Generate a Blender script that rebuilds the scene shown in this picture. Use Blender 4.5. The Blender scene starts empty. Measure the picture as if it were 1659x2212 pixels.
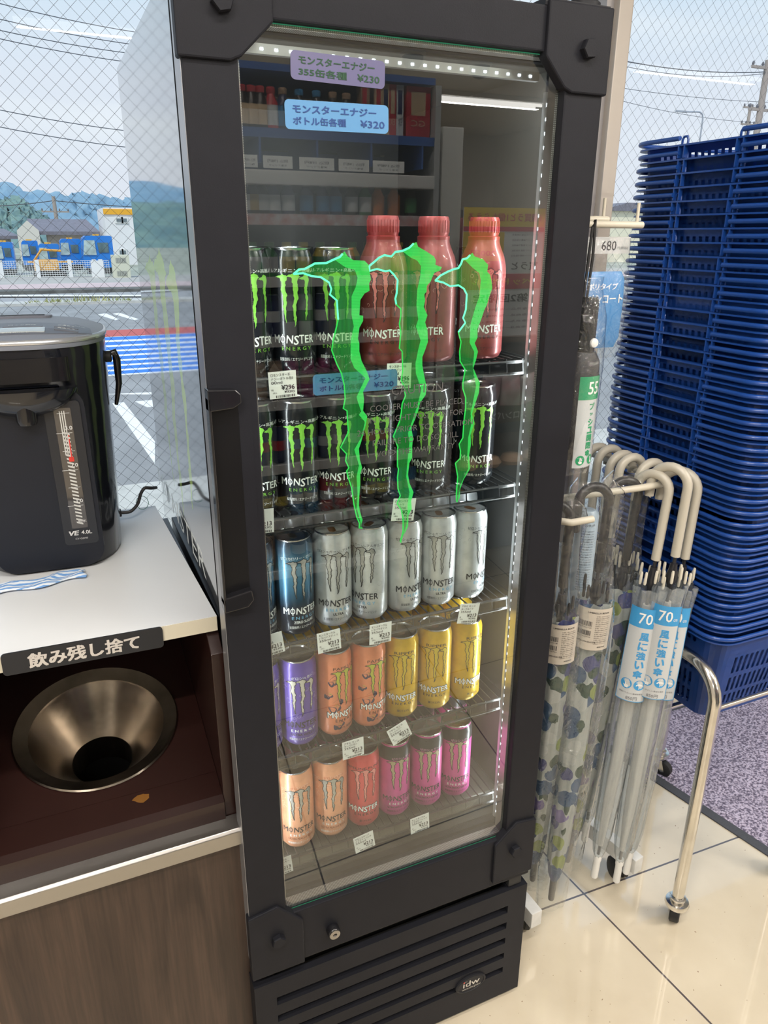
import bpy, bmesh, math, random
from mathutils import Vector, Matrix
random.seed(7)
C = bpy.context.scene.collection
SC = bpy.context.scene
PI = math.pi
V = Vector
# ------------------------------------------------------------------ camera
CAM = V((0.0, -0.86, 1.4376))
RX = (0.91526978, 0.13748637, -0.37865384)
RY = (-0.40281865, 0.32235477, -0.85663559)
RZ = (0.00428516, 0.9365815, 0.35042366)
FPX = 1594.635
cd = bpy.data.cameras.new('camera'); cam = bpy.data.objects.new('camera', cd); C.objects.link(cam)
cd.sensor_fit = 'VERTICAL'; cd.sensor_height = 24.0; cd.lens = 24.0 * FPX / 2212.0
cd.clip_start = 0.02; cd.clip_end = 2000
cam.matrix_world = Matrix(((RX[0], RX[1], RX[2], CAM.x), (RY[0], RY[1], RY[2], CAM.y), (RZ[0], RZ[1], RZ[2], CAM.z), (0, 0, 0, 1)))
SC.camera = cam
def at(px, py, ax, val):
    """the point of the plane (axis ax = val) seen at photo position px, py"""
    c = (( px - 829.5) / FPX, -(py - 1106.0) / FPX, -1.0)
    d = V((sum(a*b for a, b in zip(RX, c)), sum(a*b for a, b in zip(RY, c)), sum(a*b for a, b in zip(RZ, c))))
    return CAM + d * ((val - CAM[ax]) / d[ax])
# ------------------------------------------------------------------ exposure
SC.view_settings.view_transform = 'Standard'; SC.view_settings.look = 'None'
SC.view_settings.gamma = 1.0; SC.view_settings.use_curve_mapping = False
SC.view_settings.exposure = 0.0
SC.cycles.use_denoising = True
SC.cycles.max_bounces = 10; SC.cycles.transparent_max_bounces = 24
SC.cycles.glossy_bounces = 5; SC.cycles.diffuse_bounces = 4; SC.cycles.transmission_bounces = 6
SC.cycles.sample_clamp_indirect = 6.0
# ------------------------------------------------------------------ sky
w = bpy.data.worlds.new('sky'); SC.world = w; w.use_nodes = True
nt = w.node_tree; N = nt.nodes; L = nt.links
bg = N['Background']
tc = N.new('ShaderNodeTexCoord'); sp = N.new('ShaderNodeSeparateXYZ'); L.new(tc.outputs['Generated'], sp.inputs[0])
rmp = N.new('ShaderNodeValToRGB'); L.new(sp.outputs['Z'], rmp.inputs[0])
e = rmp.color_ramp.elements
e[0].position = 0.0; e[0].color = (0.76, 0.78, 0.86, 1); e[1].position = 0.75; e[1].color = (0.36, 0.58, 0.88, 1)
q = e.new(0.16); q.color = (0.74, 0.79, 0.89, 1)
q = e.new(0.34); q.color = (0.56, 0.74, 0.90, 1)
mp = N.new('ShaderNodeMapping'); mp.inputs['Scale'].default_value = (1.2, 1.2, 6.0); L.new(tc.outputs['Generated'], mp.inputs[0])
nz = N.new('ShaderNodeTexNoise'); nz.inputs['Scale'].default_value = 2.2; nz.inputs['Detail'].default_value = 5; L.new(mp.outputs[0], nz.inputs[0])
r2 = N.new('ShaderNodeValToRGB'); L.new(nz.outputs[0], r2.inputs[0]); r2.color_ramp.elements[0].position = .45; r2.color_ramp.elements[1].position = .75
mx = N.new('ShaderNodeMixRGB'); L.new(r2.outputs[0], mx.inputs[0]); L.new(rmp.outputs[0], mx.inputs[1]); mx.inputs[2].default_value = (.86, .9, .95, 1)
L.new(mx.outputs[0], bg.inputs[0]); bg.inputs[1].default_value = 1.12
# ------------------------------------------------------------------ sun and lamps
sd = bpy.data.lights.new('sun', 'SUN'); so = bpy.data.objects.new('sun', sd); C.objects.link(so)
sd.energy = 2.6; sd.angle = 0.03; sd.color = (1, .96, .9)
so.rotation_euler = V((0.45, 0.55, -1.0)).to_track_quat('-Z', 'Y').to_euler()
def area(name, loc, aim, sx, sy, power, col=(1, 1, 1)):
    a = bpy.data.lights.new(name, 'AREA'); o = bpy.data.objects.new(name, a); C.objects.link(o)
    a.shape = 'RECTANGLE'; a.size = sx; a.size_y = sy; a.energy = power; a.color = col
    o.location = loc; o.rotation_euler = V(aim).to_track_quat('-Z', 'Y').to_euler(); return o
WARM = (1, .93, .84)
for (x, y, p) in ((-0.9, -1.35, 44), (0.35, -0.78, 22), (2.0, -1.35, 44), (0.6, -2.7, 50), (3.2, -2.9, 46), (1.32, -5.12, 46), (3.64, -5.3, 46), (-1.6, -3.6, 36), (4.4, -2.2, 26)):  # the lamp before the cooler is added to brighten shelf fronts and cans
    area('ceiling_lamp_light', (x, y, 2.485), (0, 0, -1), 1.1, .05, p, WARM)
# the cooler's own led strips
area('cooler_led_light', (.622, .0425, 1.03), (-.6, .8, 0), .006, 1.15, 2.0, (.93, .97, 1))
area('cooler_led_light', (.199, .0425, 1.03), (.6, .8, 0), .006, 1.15, 1.8, (.93, .97, 1))
area('cooler_led_light', (.42, .05, 1.632), (0, .55, -.8), .40, .008, 1.6, (.93, .97, 1))

# ------------------------------------------------------------------ materials
MATS = {}
def base(name):
    m = bpy.data.materials.new(name); m.use_nodes = True
    return m, m.node_tree.nodes, m.node_tree.links, m.node_tree.nodes['Principled BSDF']
def mat(name, col, rough=.5, metal=0.0, spec=.5, var=0.0, vs=8.0, bump=0.0, bs=60.0, coat=0.0, stretch=None, emit=None, es=0.0, col2=None, trans=0.0, ior=None, alpha=None):
    if name in MATS: return MATS[name]
    m, n, l, b = base(name)
    b.inputs['Base Color'].default_value = (*col, 1); b.inputs['Roughness'].default_value = rough
    b.inputs['Metallic'].default_value = metal; b.inputs['Specular IOR Level'].default_value = spec
    b.inputs['Coat Weight'].default_value = coat; b.inputs['Coat Roughness'].default_value = .05
    if trans: b.inputs['Transmission Weight'].default_value = trans
    if ior: b.inputs['IOR'].default_value = ior
    if alpha is not None: b.inputs['Alpha'].default_value = alpha
    if emit: b.inputs['Emission Color'].default_value = (*emit, 1); b.inputs['Emission Strength'].default_value = es
    t = None
    if var or bump or col2:
        t = n.new('ShaderNodeTexCoord'); mpn = n.new('ShaderNodeMapping'); l.new(t.outputs['Object'], mpn.inputs[0])
        if stretch: mpn.inputs['Scale'].default_value = stretch
    if var or col2:
        z = n.new('ShaderNodeTexNoise'); z.inputs['Scale'].default_value = vs; z.inputs['Detail'].default_value = 5
        l.new(mpn.outputs[0], z.inputs[0])
        r = n.new('ShaderNodeValToRGB'); l.new(z.outputs[0], r.inputs[0])
        r.color_ramp.elements[0].position = .35; r.color_ramp.elements[1].position = .68
        c2 = col2 if col2 else tuple(min(1, c*(1+var)) for c in col); c1 = col if col2 else tuple(c*(1-var) for c in col)
        r.color_ramp.elements[0].color = (*c1, 1); r.color_ramp.elements[1].color = (*c2, 1)
        l.new(r.outputs[0], b.inputs['Base Color'])
    if bump:
        z = n.new('ShaderNodeTexNoise'); z.inputs['Scale'].default_value = bs; z.inputs['Detail'].default_value = 3
        l.new(mpn.outputs[0], z.inputs[0]); bp = n.new('ShaderNodeBump'); bp.inputs['Strength'].default_value = bump; bp.inputs['Distance'].default_value = .01
        l.new(z.outputs[0], bp.inputs['Height']); l.new(bp.outputs[0], b.inputs['Normal'])
    MATS[name] = m; return m
def sheer(name, tint, k=1.0, rough=0.0, ior=1.5, body=None, bodyf=0.0, emi=None, bump=0.0, bs=20.0):
    """thin clear sheet: passes light straight through, reflects by Fresnel; body = part of it that is a diffuse film"""
    if name in MATS: return MATS[name]
    m, n, l, b = base(name); out = n['Material Output']; n.remove(b)
    tr = n.new('ShaderNodeBsdfTransparent'); tr.inputs[0].default_value = (*tint, 1)
    gl = n.new('ShaderNodeBsdfGlossy'); gl.inputs['Roughness'].default_value = rough
    fr = n.new('ShaderNodeFresnel'); fr.inputs[0].default_value = ior
    mu = n.new('ShaderNodeMath'); mu.operation = 'MULTIPLY'; mu.use_clamp = True; mu.inputs[1].default_value = k; l.new(fr.outputs[0], mu.inputs[0])
    ge = n.new('ShaderNodeNewGeometry'); fb = n.new('ShaderNodeMath'); fb.operation = 'SUBTRACT'; fb.inputs[0].default_value = 1; l.new(ge.outputs['Backfacing'], fb.inputs[1])
    mu2 = n.new('ShaderNodeMath'); mu2.operation = 'MULTIPLY'; l.new(mu.outputs[0], mu2.inputs[0]); l.new(fb.outputs[0], mu2.inputs[1]); mu = mu2
    mxs = n.new('ShaderNodeMixShader'); l.new(mu.outputs[0], mxs.inputs[0]); l.new(gl.outputs[0], mxs.inputs[2])
    if bump:
        t = n.new('ShaderNodeTexCoord'); z = n.new('ShaderNodeTexNoise'); z.inputs['Scale'].default_value = bs; z.inputs['Detail'].default_value = 3; z.inputs['Distortion'].default_value = 1.5
        l.new(t.outputs['Object'], z.inputs[0]); bp = n.new('ShaderNodeBump'); bp.inputs['Strength'].default_value = bump; bp.inputs['Distance'].default_value = .01
        l.new(z.outputs[0], bp.inputs['Height']); l.new(bp.outputs[0], gl.inputs['Normal'])
    src = tr
    if body:
        df = n.new('ShaderNodeBsdfDiffuse'); df.inputs[0].default_value = (*body, 1)
        m2 = n.new('ShaderNodeMixShader'); m2.inputs[0].default_value = bodyf; l.new(tr.outputs[0], m2.inputs[1]); l.new(df.outputs[0], m2.inputs[2]); src = m2
    if emi:
        em = n.new('ShaderNodeEmission'); em.inputs[0].default_value = (*emi[0], 1); em.inputs[1].default_value = emi[1]
        m3 = n.new('ShaderNodeMixShader'); m3.inputs[0].default_value = emi[2]; l.new(src.outputs[0], m3.inputs[1]); l.new(em.outputs[0], m3.inputs[2]); src = m3
    l.new(src.outputs[0], mxs.inputs[1]); l.new(mxs.outputs[0], out.inputs[0])
    MATS[name] = m; return m
def glow(name, col, s):
    if name in MATS: return MATS[name]
    m, n, l, b = base(name); out = n['Material Output']; n.remove(b)
    em = n.new('ShaderNodeEmission'); em.inputs[0].default_value = (*col, 1); em.inputs[1].default_value = s
    l.new(em.outputs[0], out.inputs[0]); MATS[name] = m; return m
def mth(n, l, op, a, b=None, c=None, clamp=False):
    x = n.new('ShaderNodeMath'); x.operation = op; x.use_clamp = clamp
    for i, v in enumerate((a, b, c)):
        if v is None: continue
        if isinstance(v, (int, float)): x.inputs[i].default_value = v
        else: l.new(v, x.inputs[i])
    return x.outputs[0]
def wired_glass(name, sx, sz, wd):
    m, n, l, b = base(name); out = n['Material Output']; n.remove(b)
    t = n.new('ShaderNodeTexCoord'); s = n.new('ShaderNodeSeparateXYZ'); l.new(t.outputs['Object'], s.inputs[0])
    u = mth(n, l, 'DIVIDE', s.outputs['X'], sx); v = mth(n, l, 'DIVIDE', s.outputs['Z'], sz)
    res = None
    for op in ('ADD', 'SUBTRACT'):
        a = mth(n, l, op, u, v); a = mth(n, l, 'PINGPONG', a, .5); a = mth(n, l, 'LESS_THAN', a, wd)
        res = a if res is None else mth(n, l, 'MAXIMUM', res, a)
    tr = n.new('ShaderNodeBsdfTransparent'); tr.inputs[0].default_value = (.95, .97, .97, 1)
    gl = n.new('ShaderNodeBsdfGlossy'); gl.inputs['Roughness'].default_value = 0
    fr = n.new('ShaderNodeFresnel'); fr.inputs[0].default_value = 1.5
    ge = n.new('ShaderNodeNewGeometry'); nf = mth(n, l, 'SUBTRACT', 1, ge.outputs['Backfacing']); fb = mth(n, l, 'MULTIPLY', mth(n, l, 'MULTIPLY', nf, .45), fr.outputs[0]); res = mth(n, l, 'MULTIPLY', res, nf)
    m1 = n.new('ShaderNodeMixShader'); l.new(fb, m1.inputs[0]); l.new(tr.outputs[0], m1.inputs[1]); l.new(gl.outputs[0], m1.inputs[2])
    df = n.new('ShaderNodeBsdfDiffuse'); df.inputs[0].default_value = (.10, .11, .13, 1)
    m2 = n.new('ShaderNodeMixShader'); l.new(res, m2.inputs[0]); l.new(m1.outputs[0], m2.inputs[1]); l.new(df.outputs[0], m2.inputs[2])
    l.new(m2.outputs[0], out.inputs[0]); MATS[name] = m; return m
# ------------------------------------------------------------------ mesh helpers
class MB:
    def __init__(s): s.v = []; s.f = []; s.m = []
    def add(s, vs, fs, mi=0):
        o = len(s.v); s.v += [tuple(p) for p in vs]; s.f += [tuple(i+o for i in f) for f in fs]; s.m += [mi]*len(fs); return s
    def box(s, a, b, mi=0, bev=0.0, M=None):
        x0, y0, z0 = a; x1, y1, z1 = b
        if bev > 0:
            bm = bmesh.new(); bmesh.ops.create_cube(bm, size=1)
            for vv in bm.verts: vv.co = V(((x0+x1)/2+vv.co.x*(x1-x0), (y0+y1)/2+vv.co.y*(y1-y0), (z0+z1)/2+vv.co.z*(z1-z0)))
            bmesh.ops.bevel(bm, geom=bm.edges[:], offset=bev, segments=2, profile=.7, affect='EDGES')
            vs = [vv.co.copy() for vv in bm.verts]; fs = [tuple(x.index for x in ff.verts) for ff in bm.faces]; bm.free()
        else:
            vs = [(x, y, z) for z in (z0, z1) for y in (y0, y1) for x in (x0, x1)]
            fs = [(0, 2, 3, 1), (4, 5, 7, 6), (0, 1, 5, 4), (2, 6, 7, 3), (0, 4, 6, 2), (1, 3, 7, 5)]
        if M: vs = [M @ V(p) for p in vs]
        return s.add(vs, fs, mi)
    def quad(s, a, b, c, d, mi=0): return s.add([a, b, c, d], [(0, 1, 2, 3)], mi)
    def lathe(s, prof, seg=24, c=(0, 0, 0), mi=0, M=None, cap=(True, True), mis=None):
        vs = []; fs = []; c = V(c)
        for r, z in prof:
            for k in range(seg):
                a = 2*PI*k/seg; vs.append(c+V((r*math.cos(a), r*math.sin(a), z)))
        if M: vs = [M @ p for p in vs]
        o = len(s.v)
        ms = []
        for i in range(len(prof)-1):
            for k in range(seg):
                k2 = (k+1) % seg; fs.append((i*seg+k, i*seg+k2, (i+1)*seg+k2, (i+1)*seg+k)); ms.append(mis[i] if mis else mi)
        if cap[0] and prof[0][0] > 1e-6: fs.append(tuple(range(seg-1, -1, -1))); ms.append(mis[0] if mis else mi)
        if cap[1] and prof[-1][0] > 1e-6: fs.append(tuple((len(prof)-1)*seg+k for k in range(seg))); ms.append(mis[-1] if mis else mi)
        s.v += [tuple(p) for p in vs]; s.f += [tuple(i+o for i in f) for f in fs]; s.m += ms; return s
    def tube(s, path, r, seg=10, mi=0, closed=False, cap=True, flat=None):
        P = [V(p) for p in path]; n = len(P)
        rr = r if isinstance(r, (list, tuple)) else [r]*n
        def tan(i):
            if closed: t = P[(i+1) % n]-P[i-1]
            else: t = P[min(i+1, n-1)]-P[max(i-1, 0)]
            return t.normalized() if t.length > 1e-9 else V((0, 0, 1))
        t0 = tan(0); up = V((0, 0, 1)) if abs(t0.z) < .9 else V((1, 0, 0))
        u = t0.cross(up).normalized(); vs = []; pt = t0
        for i in range(n):
            t = tan(i); ax = pt.cross(t)
            if ax.length > 1e-7: u = Matrix.Rotation(pt.angle(t), 3, ax.normalized()) @ u
            u = (u - t*u.dot(t)).normalized(); w2 = t.cross(u); pt = t
            for k in range(seg):
                a = 2*PI*k/seg; vs.append(P[i]+(u*math.cos(a)+w2*math.sin(a))*rr[i])
        fs = []
        m_ = n if closed else n-1
        for i in range(m_):
            j = (i+1) % n
            for k in range(seg):
                k2 = (k+1) % seg; fs.append((i*seg+k, i*seg+k2, j*seg+k2, j*seg+k))
        if cap and not closed: fs += [tuple(range(seg-1, -1, -1)), tuple((n-1)*seg+k for k in range(seg))]
        return s.add(vs, fs, mi)
    def prism(s, poly, axis, a, b, mi=0):
        """poly: 2-D points; axis 'y' -> (x,z) swept along y from a to b; 'x' -> (y,z); 'z' -> (x,y)"""
        def P(p, t): return {'y': (p[0], t, p[1]), 'x': (t, p[0], p[1]), 'z': (p[0], p[1], t)}[axis]
        n = len(poly); vs = [P(p, a) for p in poly]+[P(p, b) for p in poly]
        fs = [tuple(range(n)), tuple(range(2*n-1, n-1, -1))]+[(i, (i+1) % n, n+(i+1) % n, n+i) for i in range(n)]
        return s.add(vs, fs, mi)
    def xf(s, M): s.v = [tuple(M @ V(p)) for p in s.v]; return s
def obj(name, mb, mats, parent=None, smooth=None, loc=None, rot=None, fixn=True):
    me = bpy.data.meshes.new(name); me.from_pydata(mb.v, [], mb.f)
    if not isinstance(mats, (list, tuple)): mats = [mats]
    for m in mats: me.materials.append(m)
    if len(mats) > 1: me.polygons.foreach_set('material_index', mb.m)
    if fixn:
        bm = bmesh.new(); bm.from_mesh(me); bmesh.ops.recalc_face_normals(bm, faces=bm.faces); bm.to_mesh(me); bm.free()
    if smooth:
        me.polygons.foreach_set('use_smooth', [True]*len(me.polygons)); me.set_sharp_from_angle(angle=math.radians(smooth))
    me.update()
    o = bpy.data.objects.new(name, me); C.objects.link(o)
    if parent: o.parent = parent
    if loc: o.location = loc
    if rot: o.rotation_euler = rot
    return o
def tag(o, label=None, cat=None, group=None, kind=None):
    if label: o['label'] = label
    if cat: o['category'] = cat
    if group: o['group'] = group
    if kind: o['kind'] = kind
    return o
def thing(name, label, cat, loc=(0, 0, 0), rz=0, group=None):
    o = bpy.data.objects.new(name, None); C.objects.link(o); o.location = loc; o.rotation_euler = (0, 0, rz); o.empty_display_size = .02
    return tag(o, label, cat, group)
def struct(name, mb, m, smooth=None):
    return tag(obj(name, mb, m, smooth=smooth), kind='structure')
KIDS = {}
def dup(o, loc=None, rz=None, label=None, group=None, parent=None, rot=None):
    r = o.copy(); C.objects.link(r)
    if parent: r.parent = parent
    if loc is not None: r.location = loc
    if rz is not None: r.rotation_euler = (0, 0, rz)
    if rot is not None: r.rotation_euler = rot
    if label: r['label'] = label
    if group: r['group'] = group
    for ch in list(o.children): dup(ch, parent=r)
    return r
TX = {}
def glyphs(s, bold=0.0, spacing=1.0):
    """text as 2-D polygons, normalised so that height of a capital is about 1; returns verts, faces, bounds"""
    k = (s, 0, spacing)
    if k in TX: return TX[k]
    cu = bpy.data.curves.new('t', 'FONT'); cu.body = s; cu.size = 1.4; cu.resolution_u = 2;  cu.space_character = spacing; cu.fill_mode = 'FRONT'
    o = bpy.data.objects.new('t', cu); C.objects.link(o)
    dg = bpy.context.evaluated_depsgraph_get(); me = o.evaluated_get(dg).to_mesh()
    vs = [(v.co.x, v.co.y) for v in me.vertices]; fs = [tuple(p.vertices) for p in me.polygons]
    o.evaluated_get(dg).to_mesh_clear(); bpy.data.objects.remove(o); bpy.data.curves.remove(cu)
    if not vs: vs = [(0, 0), (1, 0), (1, 1)]; fs = []
    bx = (min(v[0] for v in vs), max(v[0] for v in vs), min(v[1] for v in vs), max(v[1] for v in vs))
    TX[k] = (vs, fs, bx); return TX[k]
def text(mb, s, cx, cz, wdt=None, hgt=None, f=None, mi=0, bold=0.0, spacing=1.0, anchor='c', slant=0.0):
    """adds lettering to mb; (cx, cz) is the centre (or left end) in the sheet's own coordinates, f maps sheet (u, v) to 3-D"""
    vs, fs, b = glyphs(s, bold, spacing); W0 = b[1]-b[0]; H0 = max(b[3]-b[2], 1e-6)
    if wdt and hgt: kx, kz = wdt/W0, hgt/H0
    elif wdt: kx = kz = wdt/W0
    else: kx = kz = hgt/H0
    ox = -(b[0]+b[1])/2 if anchor == 'c' else -b[0]
    oz = -(b[2]+b[3])/2
    d_ = bold*1.1; sh_ = [(0, 0)] if bold <= 0 else [(-d_, -d_*.6), (d_, -d_*.6), (-d_, d_*.6), (d_, d_*.6)]
    e1 = f(cx, cz); nn_ = (f(cx+.0005, cz)-e1).cross(f(cx, cz+.0005)-e1); nn_ = nn_.normalized() if nn_.length > 0 else V((0, 0, 0))
    for i_, (a_, b_) in enumerate(sh_):
        P = [nn_*(i_*4e-5)+f(cx+((v[0]+ox)+a_+slant*(v[1]+oz))*kx, cz+(v[1]+oz+b_)*kz) for v in vs]
        mb.add(P, fs, mi)
    return mb
def vtext(mb, s, cx, ztop, size, f, mi=0, bold=0.0, gap=1.15):
    for i, ch in enumerate(s): text(mb, ch, cx, ztop-size/2-i*size*gap, hgt=size*(.35 if ch in 'ーッ' else .92), wdt=size*(.9 if ch not in 'ーッ' else .6), f=f, mi=mi, bold=bold)
def barcode(mb, x0, x1, z0, z1, f, mi=0):
    x = x0
    while x < x1-.0006:
        wv = random.choice((.0004, .0007, .0011)); 
        mb.add([f(x, z0), f(x+wv, z0), f(x+wv, z1), f(x, z1)], [(0, 1, 2, 3)], mi); x += wv+random.choice((.0005, .0009))
def planef(o, ux, uz):
    o = V(o); ux = V(ux); uz = V(uz)
    return lambda u, v: o+ux*u+uz*v
def flat(mb, f, x0, x1, z0, z1, th, mi=0, r=0.0, n=5):
    """rounded rectangle sheet of thickness th in the frame f (front at f, back pushed th along the normal)"""
    pts = rrect(x0, x1, z0, z1, r, n); nrm = (f(1, 0)-f(0, 0)).cross(f(0, 1)-f(0, 0)).normalized()
    A = [f(*p)-nrm*0 for p in pts]; B = [p-nrm*th for p in A]; k = len(A)
    mb.add(A+B, [tuple(range(k)), tuple(range(2*k-1, k-1, -1))]+[(i, k+i, k+(i+1) % k, (i+1) % k) for i in range(k)], mi)
def rrect(x0, x1, z0, z1, r, n=5):
    if r <= 0: return [(x0, z0), (x1, z0), (x1, z1), (x0, z1)]
    out = []
    for cx, cz, a0 in ((x1-r, z0+r, -PI/2), (x1-r, z1-r, 0), (x0+r, z1-r, PI/2), (x0+r, z0+r, PI)):
        for i in range(n+1):
            a = a0+PI/2*i/n; out.append((cx+r*math.cos(a), cz+r*math.sin(a)))
    return out
def ordw(i): return ('first', 'second', 'third', 'fourth', 'fifth', 'sixth', 'seventh', 'eighth', 'ninth', 'tenth', 'eleventh', 'twelfth', 'thirteenth', 'fourteenth', 'fifteenth')[i]
black = mat('black_paint', (.014, .0145, .018), .5, spec=.25, var=.05, vs=30)
blackgloss = mat('gloss_black', (.008, .008, .010), .2, spec=.4, coat=.3)
blackrub = mat('black_rubber', (.015, .015, .016), .6)
steel = mat('brushed_steel', (.40, .385, .365), .34, 1.0, bump=.06, bs=90, stretch=(1, 30, 30))
chrome = mat('worn_chrome', (.72, .70, .66), .18, 1.0, var=.12, vs=14, bump=.03, bs=30)
white = mat('white_plastic', (.78, .78, .76), .4)
paper = mat('paper', (.80, .82, .80), .6)
ink = mat('ink', (.02, .02, .025), .6)
beige = mat('beige_plastic', (.50, .465, .39), .38)
# ================================================================== THE SETTING
GZ = -0.12
# floor: glossy cream tile, thin dark joints
m, n, l, b = base('floor_tile')
t = n.new('ShaderNodeTexCoord'); s = n.new('ShaderNodeSeparateXYZ'); l.new(t.outputs['Object'], s.inputs[0])
xr = mth(n, l, 'ADD', s.outputs['X'], mth(n, l, 'MULTIPLY', s.outputs['Y'], .10))
jx = mth(n, l, 'LESS_THAN', mth(n, l, 'PINGPONG', mth(n, l, 'SUBTRACT', xr, .972), .30), .0022)
yr = mth(n, l, 'ADD', s.outputs['Y'], mth(n, l, 'MULTIPLY', s.outputs['X'], .035))
jy = mth(n, l, 'LESS_THAN', mth(n, l, 'PINGPONG', mth(n, l, 'SUBTRACT', yr, .175), .30), .0022)
j = mth(n, l, 'MAXIMUM', jx, jy)
z = n.new('ShaderNodeTexNoise'); z.inputs['Scale'].default_value = 6; z.inputs['Detail'].default_value = 8; l.new(t.outputs['Object'], z.inputs[0])
r = n.new('ShaderNodeValToRGB'); l.new(z.outputs[0], r.inputs[0]); r.color_ramp.elements[0].position = .3; r.color_ramp.elements[1].position = .7
r.color_ramp.elements[0].color = (.60, .52, .39, 1); r.color_ramp.elements[1].color = (.70, .62, .48, 1)
z2 = n.new('ShaderNodeTexNoise'); z2.inputs['Scale'].default_value = 120; z2.inputs['Detail'].default_value = 2; l.new(t.outputs['Object'], z2.inputs[0])
sp2 = mth(n, l, 'GREATER_THAN', z2.outputs[0], .735)
mxa = n.new('ShaderNodeMixRGB'); l.new(sp2, mxa.inputs[0]); l.new(r.outputs[0], mxa.inputs[1]); mxa.inputs[2].default_value = (.30, .22, .14, 1)
mxb = n.new('ShaderNodeMixRGB'); l.new(j, mxb.inputs[0]); l.new(mxa.outputs[0], mxb.inputs[1]); mxb.inputs[2].default_value = (.10, .085, .085, 1)
l.new(mxb.outputs[0], b.inputs['Base Color']); b.inputs['Roughness'].default_value = .10; b.inputs['Specular IOR Level'].default_value = .7; b.inputs['Coat Weight'].default_value = .8; b.inputs['Coat Roughness'].default_value = .015; b.inputs['Coat IOR'].default_value = 1.6
rr = n.new('ShaderNodeMath'); rr.operation = 'MULTIPLY_ADD'; l.new(z.outputs[0], rr.inputs[0]); rr.inputs[1].default_value = .12; rr.inputs[2].default_value = .02; l.new(rr.outputs[0], b.inputs['Roughness'])
FX0, FX1, FY0, FY1, CZ = -2.6, 5.2, -7.6, 0.86, 2.56
struct('floor', MB().box((FX0, FY0, -.10), (FX1, FY1, 0)), m)
ceil = mat('ceiling_board', (.46, .44, .41), .9, var=.04, vs=3)
struct('ceiling', MB().box((FX0, FY0, CZ), (FX1, 1.6, CZ+.12)), ceil)
wallm = mat('store_wall', (.50, .48, .45), .85, var=.04, vs=2)
struct('wall_back', MB().box((FX0, FY0-.1, -.1), (FX1, FY0, CZ)), wallm)
struct('wall_left', MB().box((FX0-.1, FY0, -.1), (FX0, FY1, CZ)), wallm)
struct('wall_right', MB().box((FX1, FY0, -.1), (FX1+.1, FY1, CZ)), wallm)
# glazed front: wired panes in a beige aluminium frame
WY = .75
alu = mat('window_aluminium', (.50, .455, .41), .45, .25)
alug = mat('window_grey_strip', (.42, .40, .40), .5, .2)
gl1 = wired_glass('wired_glass_a', .0270, .0270, .014); gl2 = wired_glass('wired_glass_b', .0300, .0310, .014)
xm0, xm1 = at(1284, 200, 1, WY).x+.005, at(1309, 200, 1, WY).x+.01
win = obj('window_1', MB().box((FX0, WY-.03, .03), (xm0-.02, WY+.03, .10)).box((FX0, WY-.03, 2.40), (xm0-.02, WY+.03, CZ)).box((FX0, WY-.03, .10), (FX0+.06, WY+.03, 2.4)), alu); tag(win, kind='structure')
obj('pane', MB().box((FX0+.06, WY-.004, .10), (xm0-.02, WY+.004, 2.40)), gl1, win)
win = obj('window_2', MB().box((xm1, WY-.03, .03), (FX1, WY+.03, .08)).box((xm1, WY-.03, 2.40), (FX1, WY+.03, CZ)).box((FX1-.06, WY-.03, .08), (FX1, WY+.03, 2.4)), alu); tag(win, kind='structure')
obj('pane', MB().box((xm1, WY-.004, .08), (FX1-.06, WY+.004, 2.40)), gl2, win)
struct('trim_1', MB().box((xm0, WY-.055, 0), (xm1, WY+.03, CZ), bev=.003), alu)
struct('trim_2', MB().box((xm0-.02, WY-.035, 0), (xm0, WY+.03, CZ)), alug)
struct('trim_3', MB().box((FX0, WY-.03, 0), (xm0-.02, WY+.03, .03)).box((xm1, WY-.03, 0), (FX1, WY+.03, .03)), alug)
# entrance mat
m, n, l, b = base('mat_pile')
t = n.new('ShaderNodeTexCoord'); z = n.new('ShaderNodeTexNoise'); z.inputs['Scale'].default_value = 170; z.inputs['Detail'].default_value = 3; l.new(t.outputs['Object'], z.inputs[0])
r = n.new('ShaderNodeValToRGB'); l.new(z.outputs[0], r.inputs[0]); r.color_ramp.elements[0].position = .40; r.color_ramp.elements[1].position = .60
r.color_ramp.elements[0].color = (.13, .11, .17, 1); r.color_ramp.elements[1].color = (.56, .50, .64, 1); l.new(r.outputs[0], b.inputs['Base Color']); b.inputs['Roughness'].default_value = .95
bp = n.new('ShaderNodeBump'); bp.inputs['Strength'].default_value = 1.0; bp.inputs['Distance'].default_value = .006; l.new(z.outputs[0], bp.inputs['Height']); l.new(bp.outputs[0], b.inputs['Normal'])
mt = thing('entrance_mat', 'mauve grey pile entrance mat with dark rubber border under the basket trolley', 'mat', (1.41, -.6, 0))
ma = at(1430, 1700, 2, 0); mb_ = at(1659, 1851, 2, 0); k = (ma.x-mb_.x)/(ma.y-mb_.y)
def mx_(y): return ma.x+(y-ma.y)*k-1.41
g = MB()
NX, NY = 150, 90
vs = []; X1 = 1.7; 
for jy_ in range(NY+1):
    y = -.9+(.60-(-.9))*jy_/NY
    for ix in range(NX+1):
        x0 = mx_(y+.0)+.028; x = x0+(X1-x0)*ix/NX
        edge = min(ix, NX-ix, jy_, NY-jy_) == 0
        vs.append((x, y+.6, .004 if edge else .009+random.uniform(-.0022, .0022)))
fs = [(a*(NX+1)+c, a*(NX+1)+c+1, (a+1)*(NX+1)+c+1, (a+1)*(NX+1)+c) for a in range(NY) for c in range(NX)]
g.add(vs, fs); o = obj('pile', g, m, mt, smooth=80)
g = MB()
yb = (-.93, .63)
g.prism([(mx_(yb[0]), yb[0]+.6), (X1+.03, yb[0]+.6), (X1+.03, yb[1]+.6), (mx_(yb[1]), yb[1]+.6)], 'z', .0005, .0038)
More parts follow.
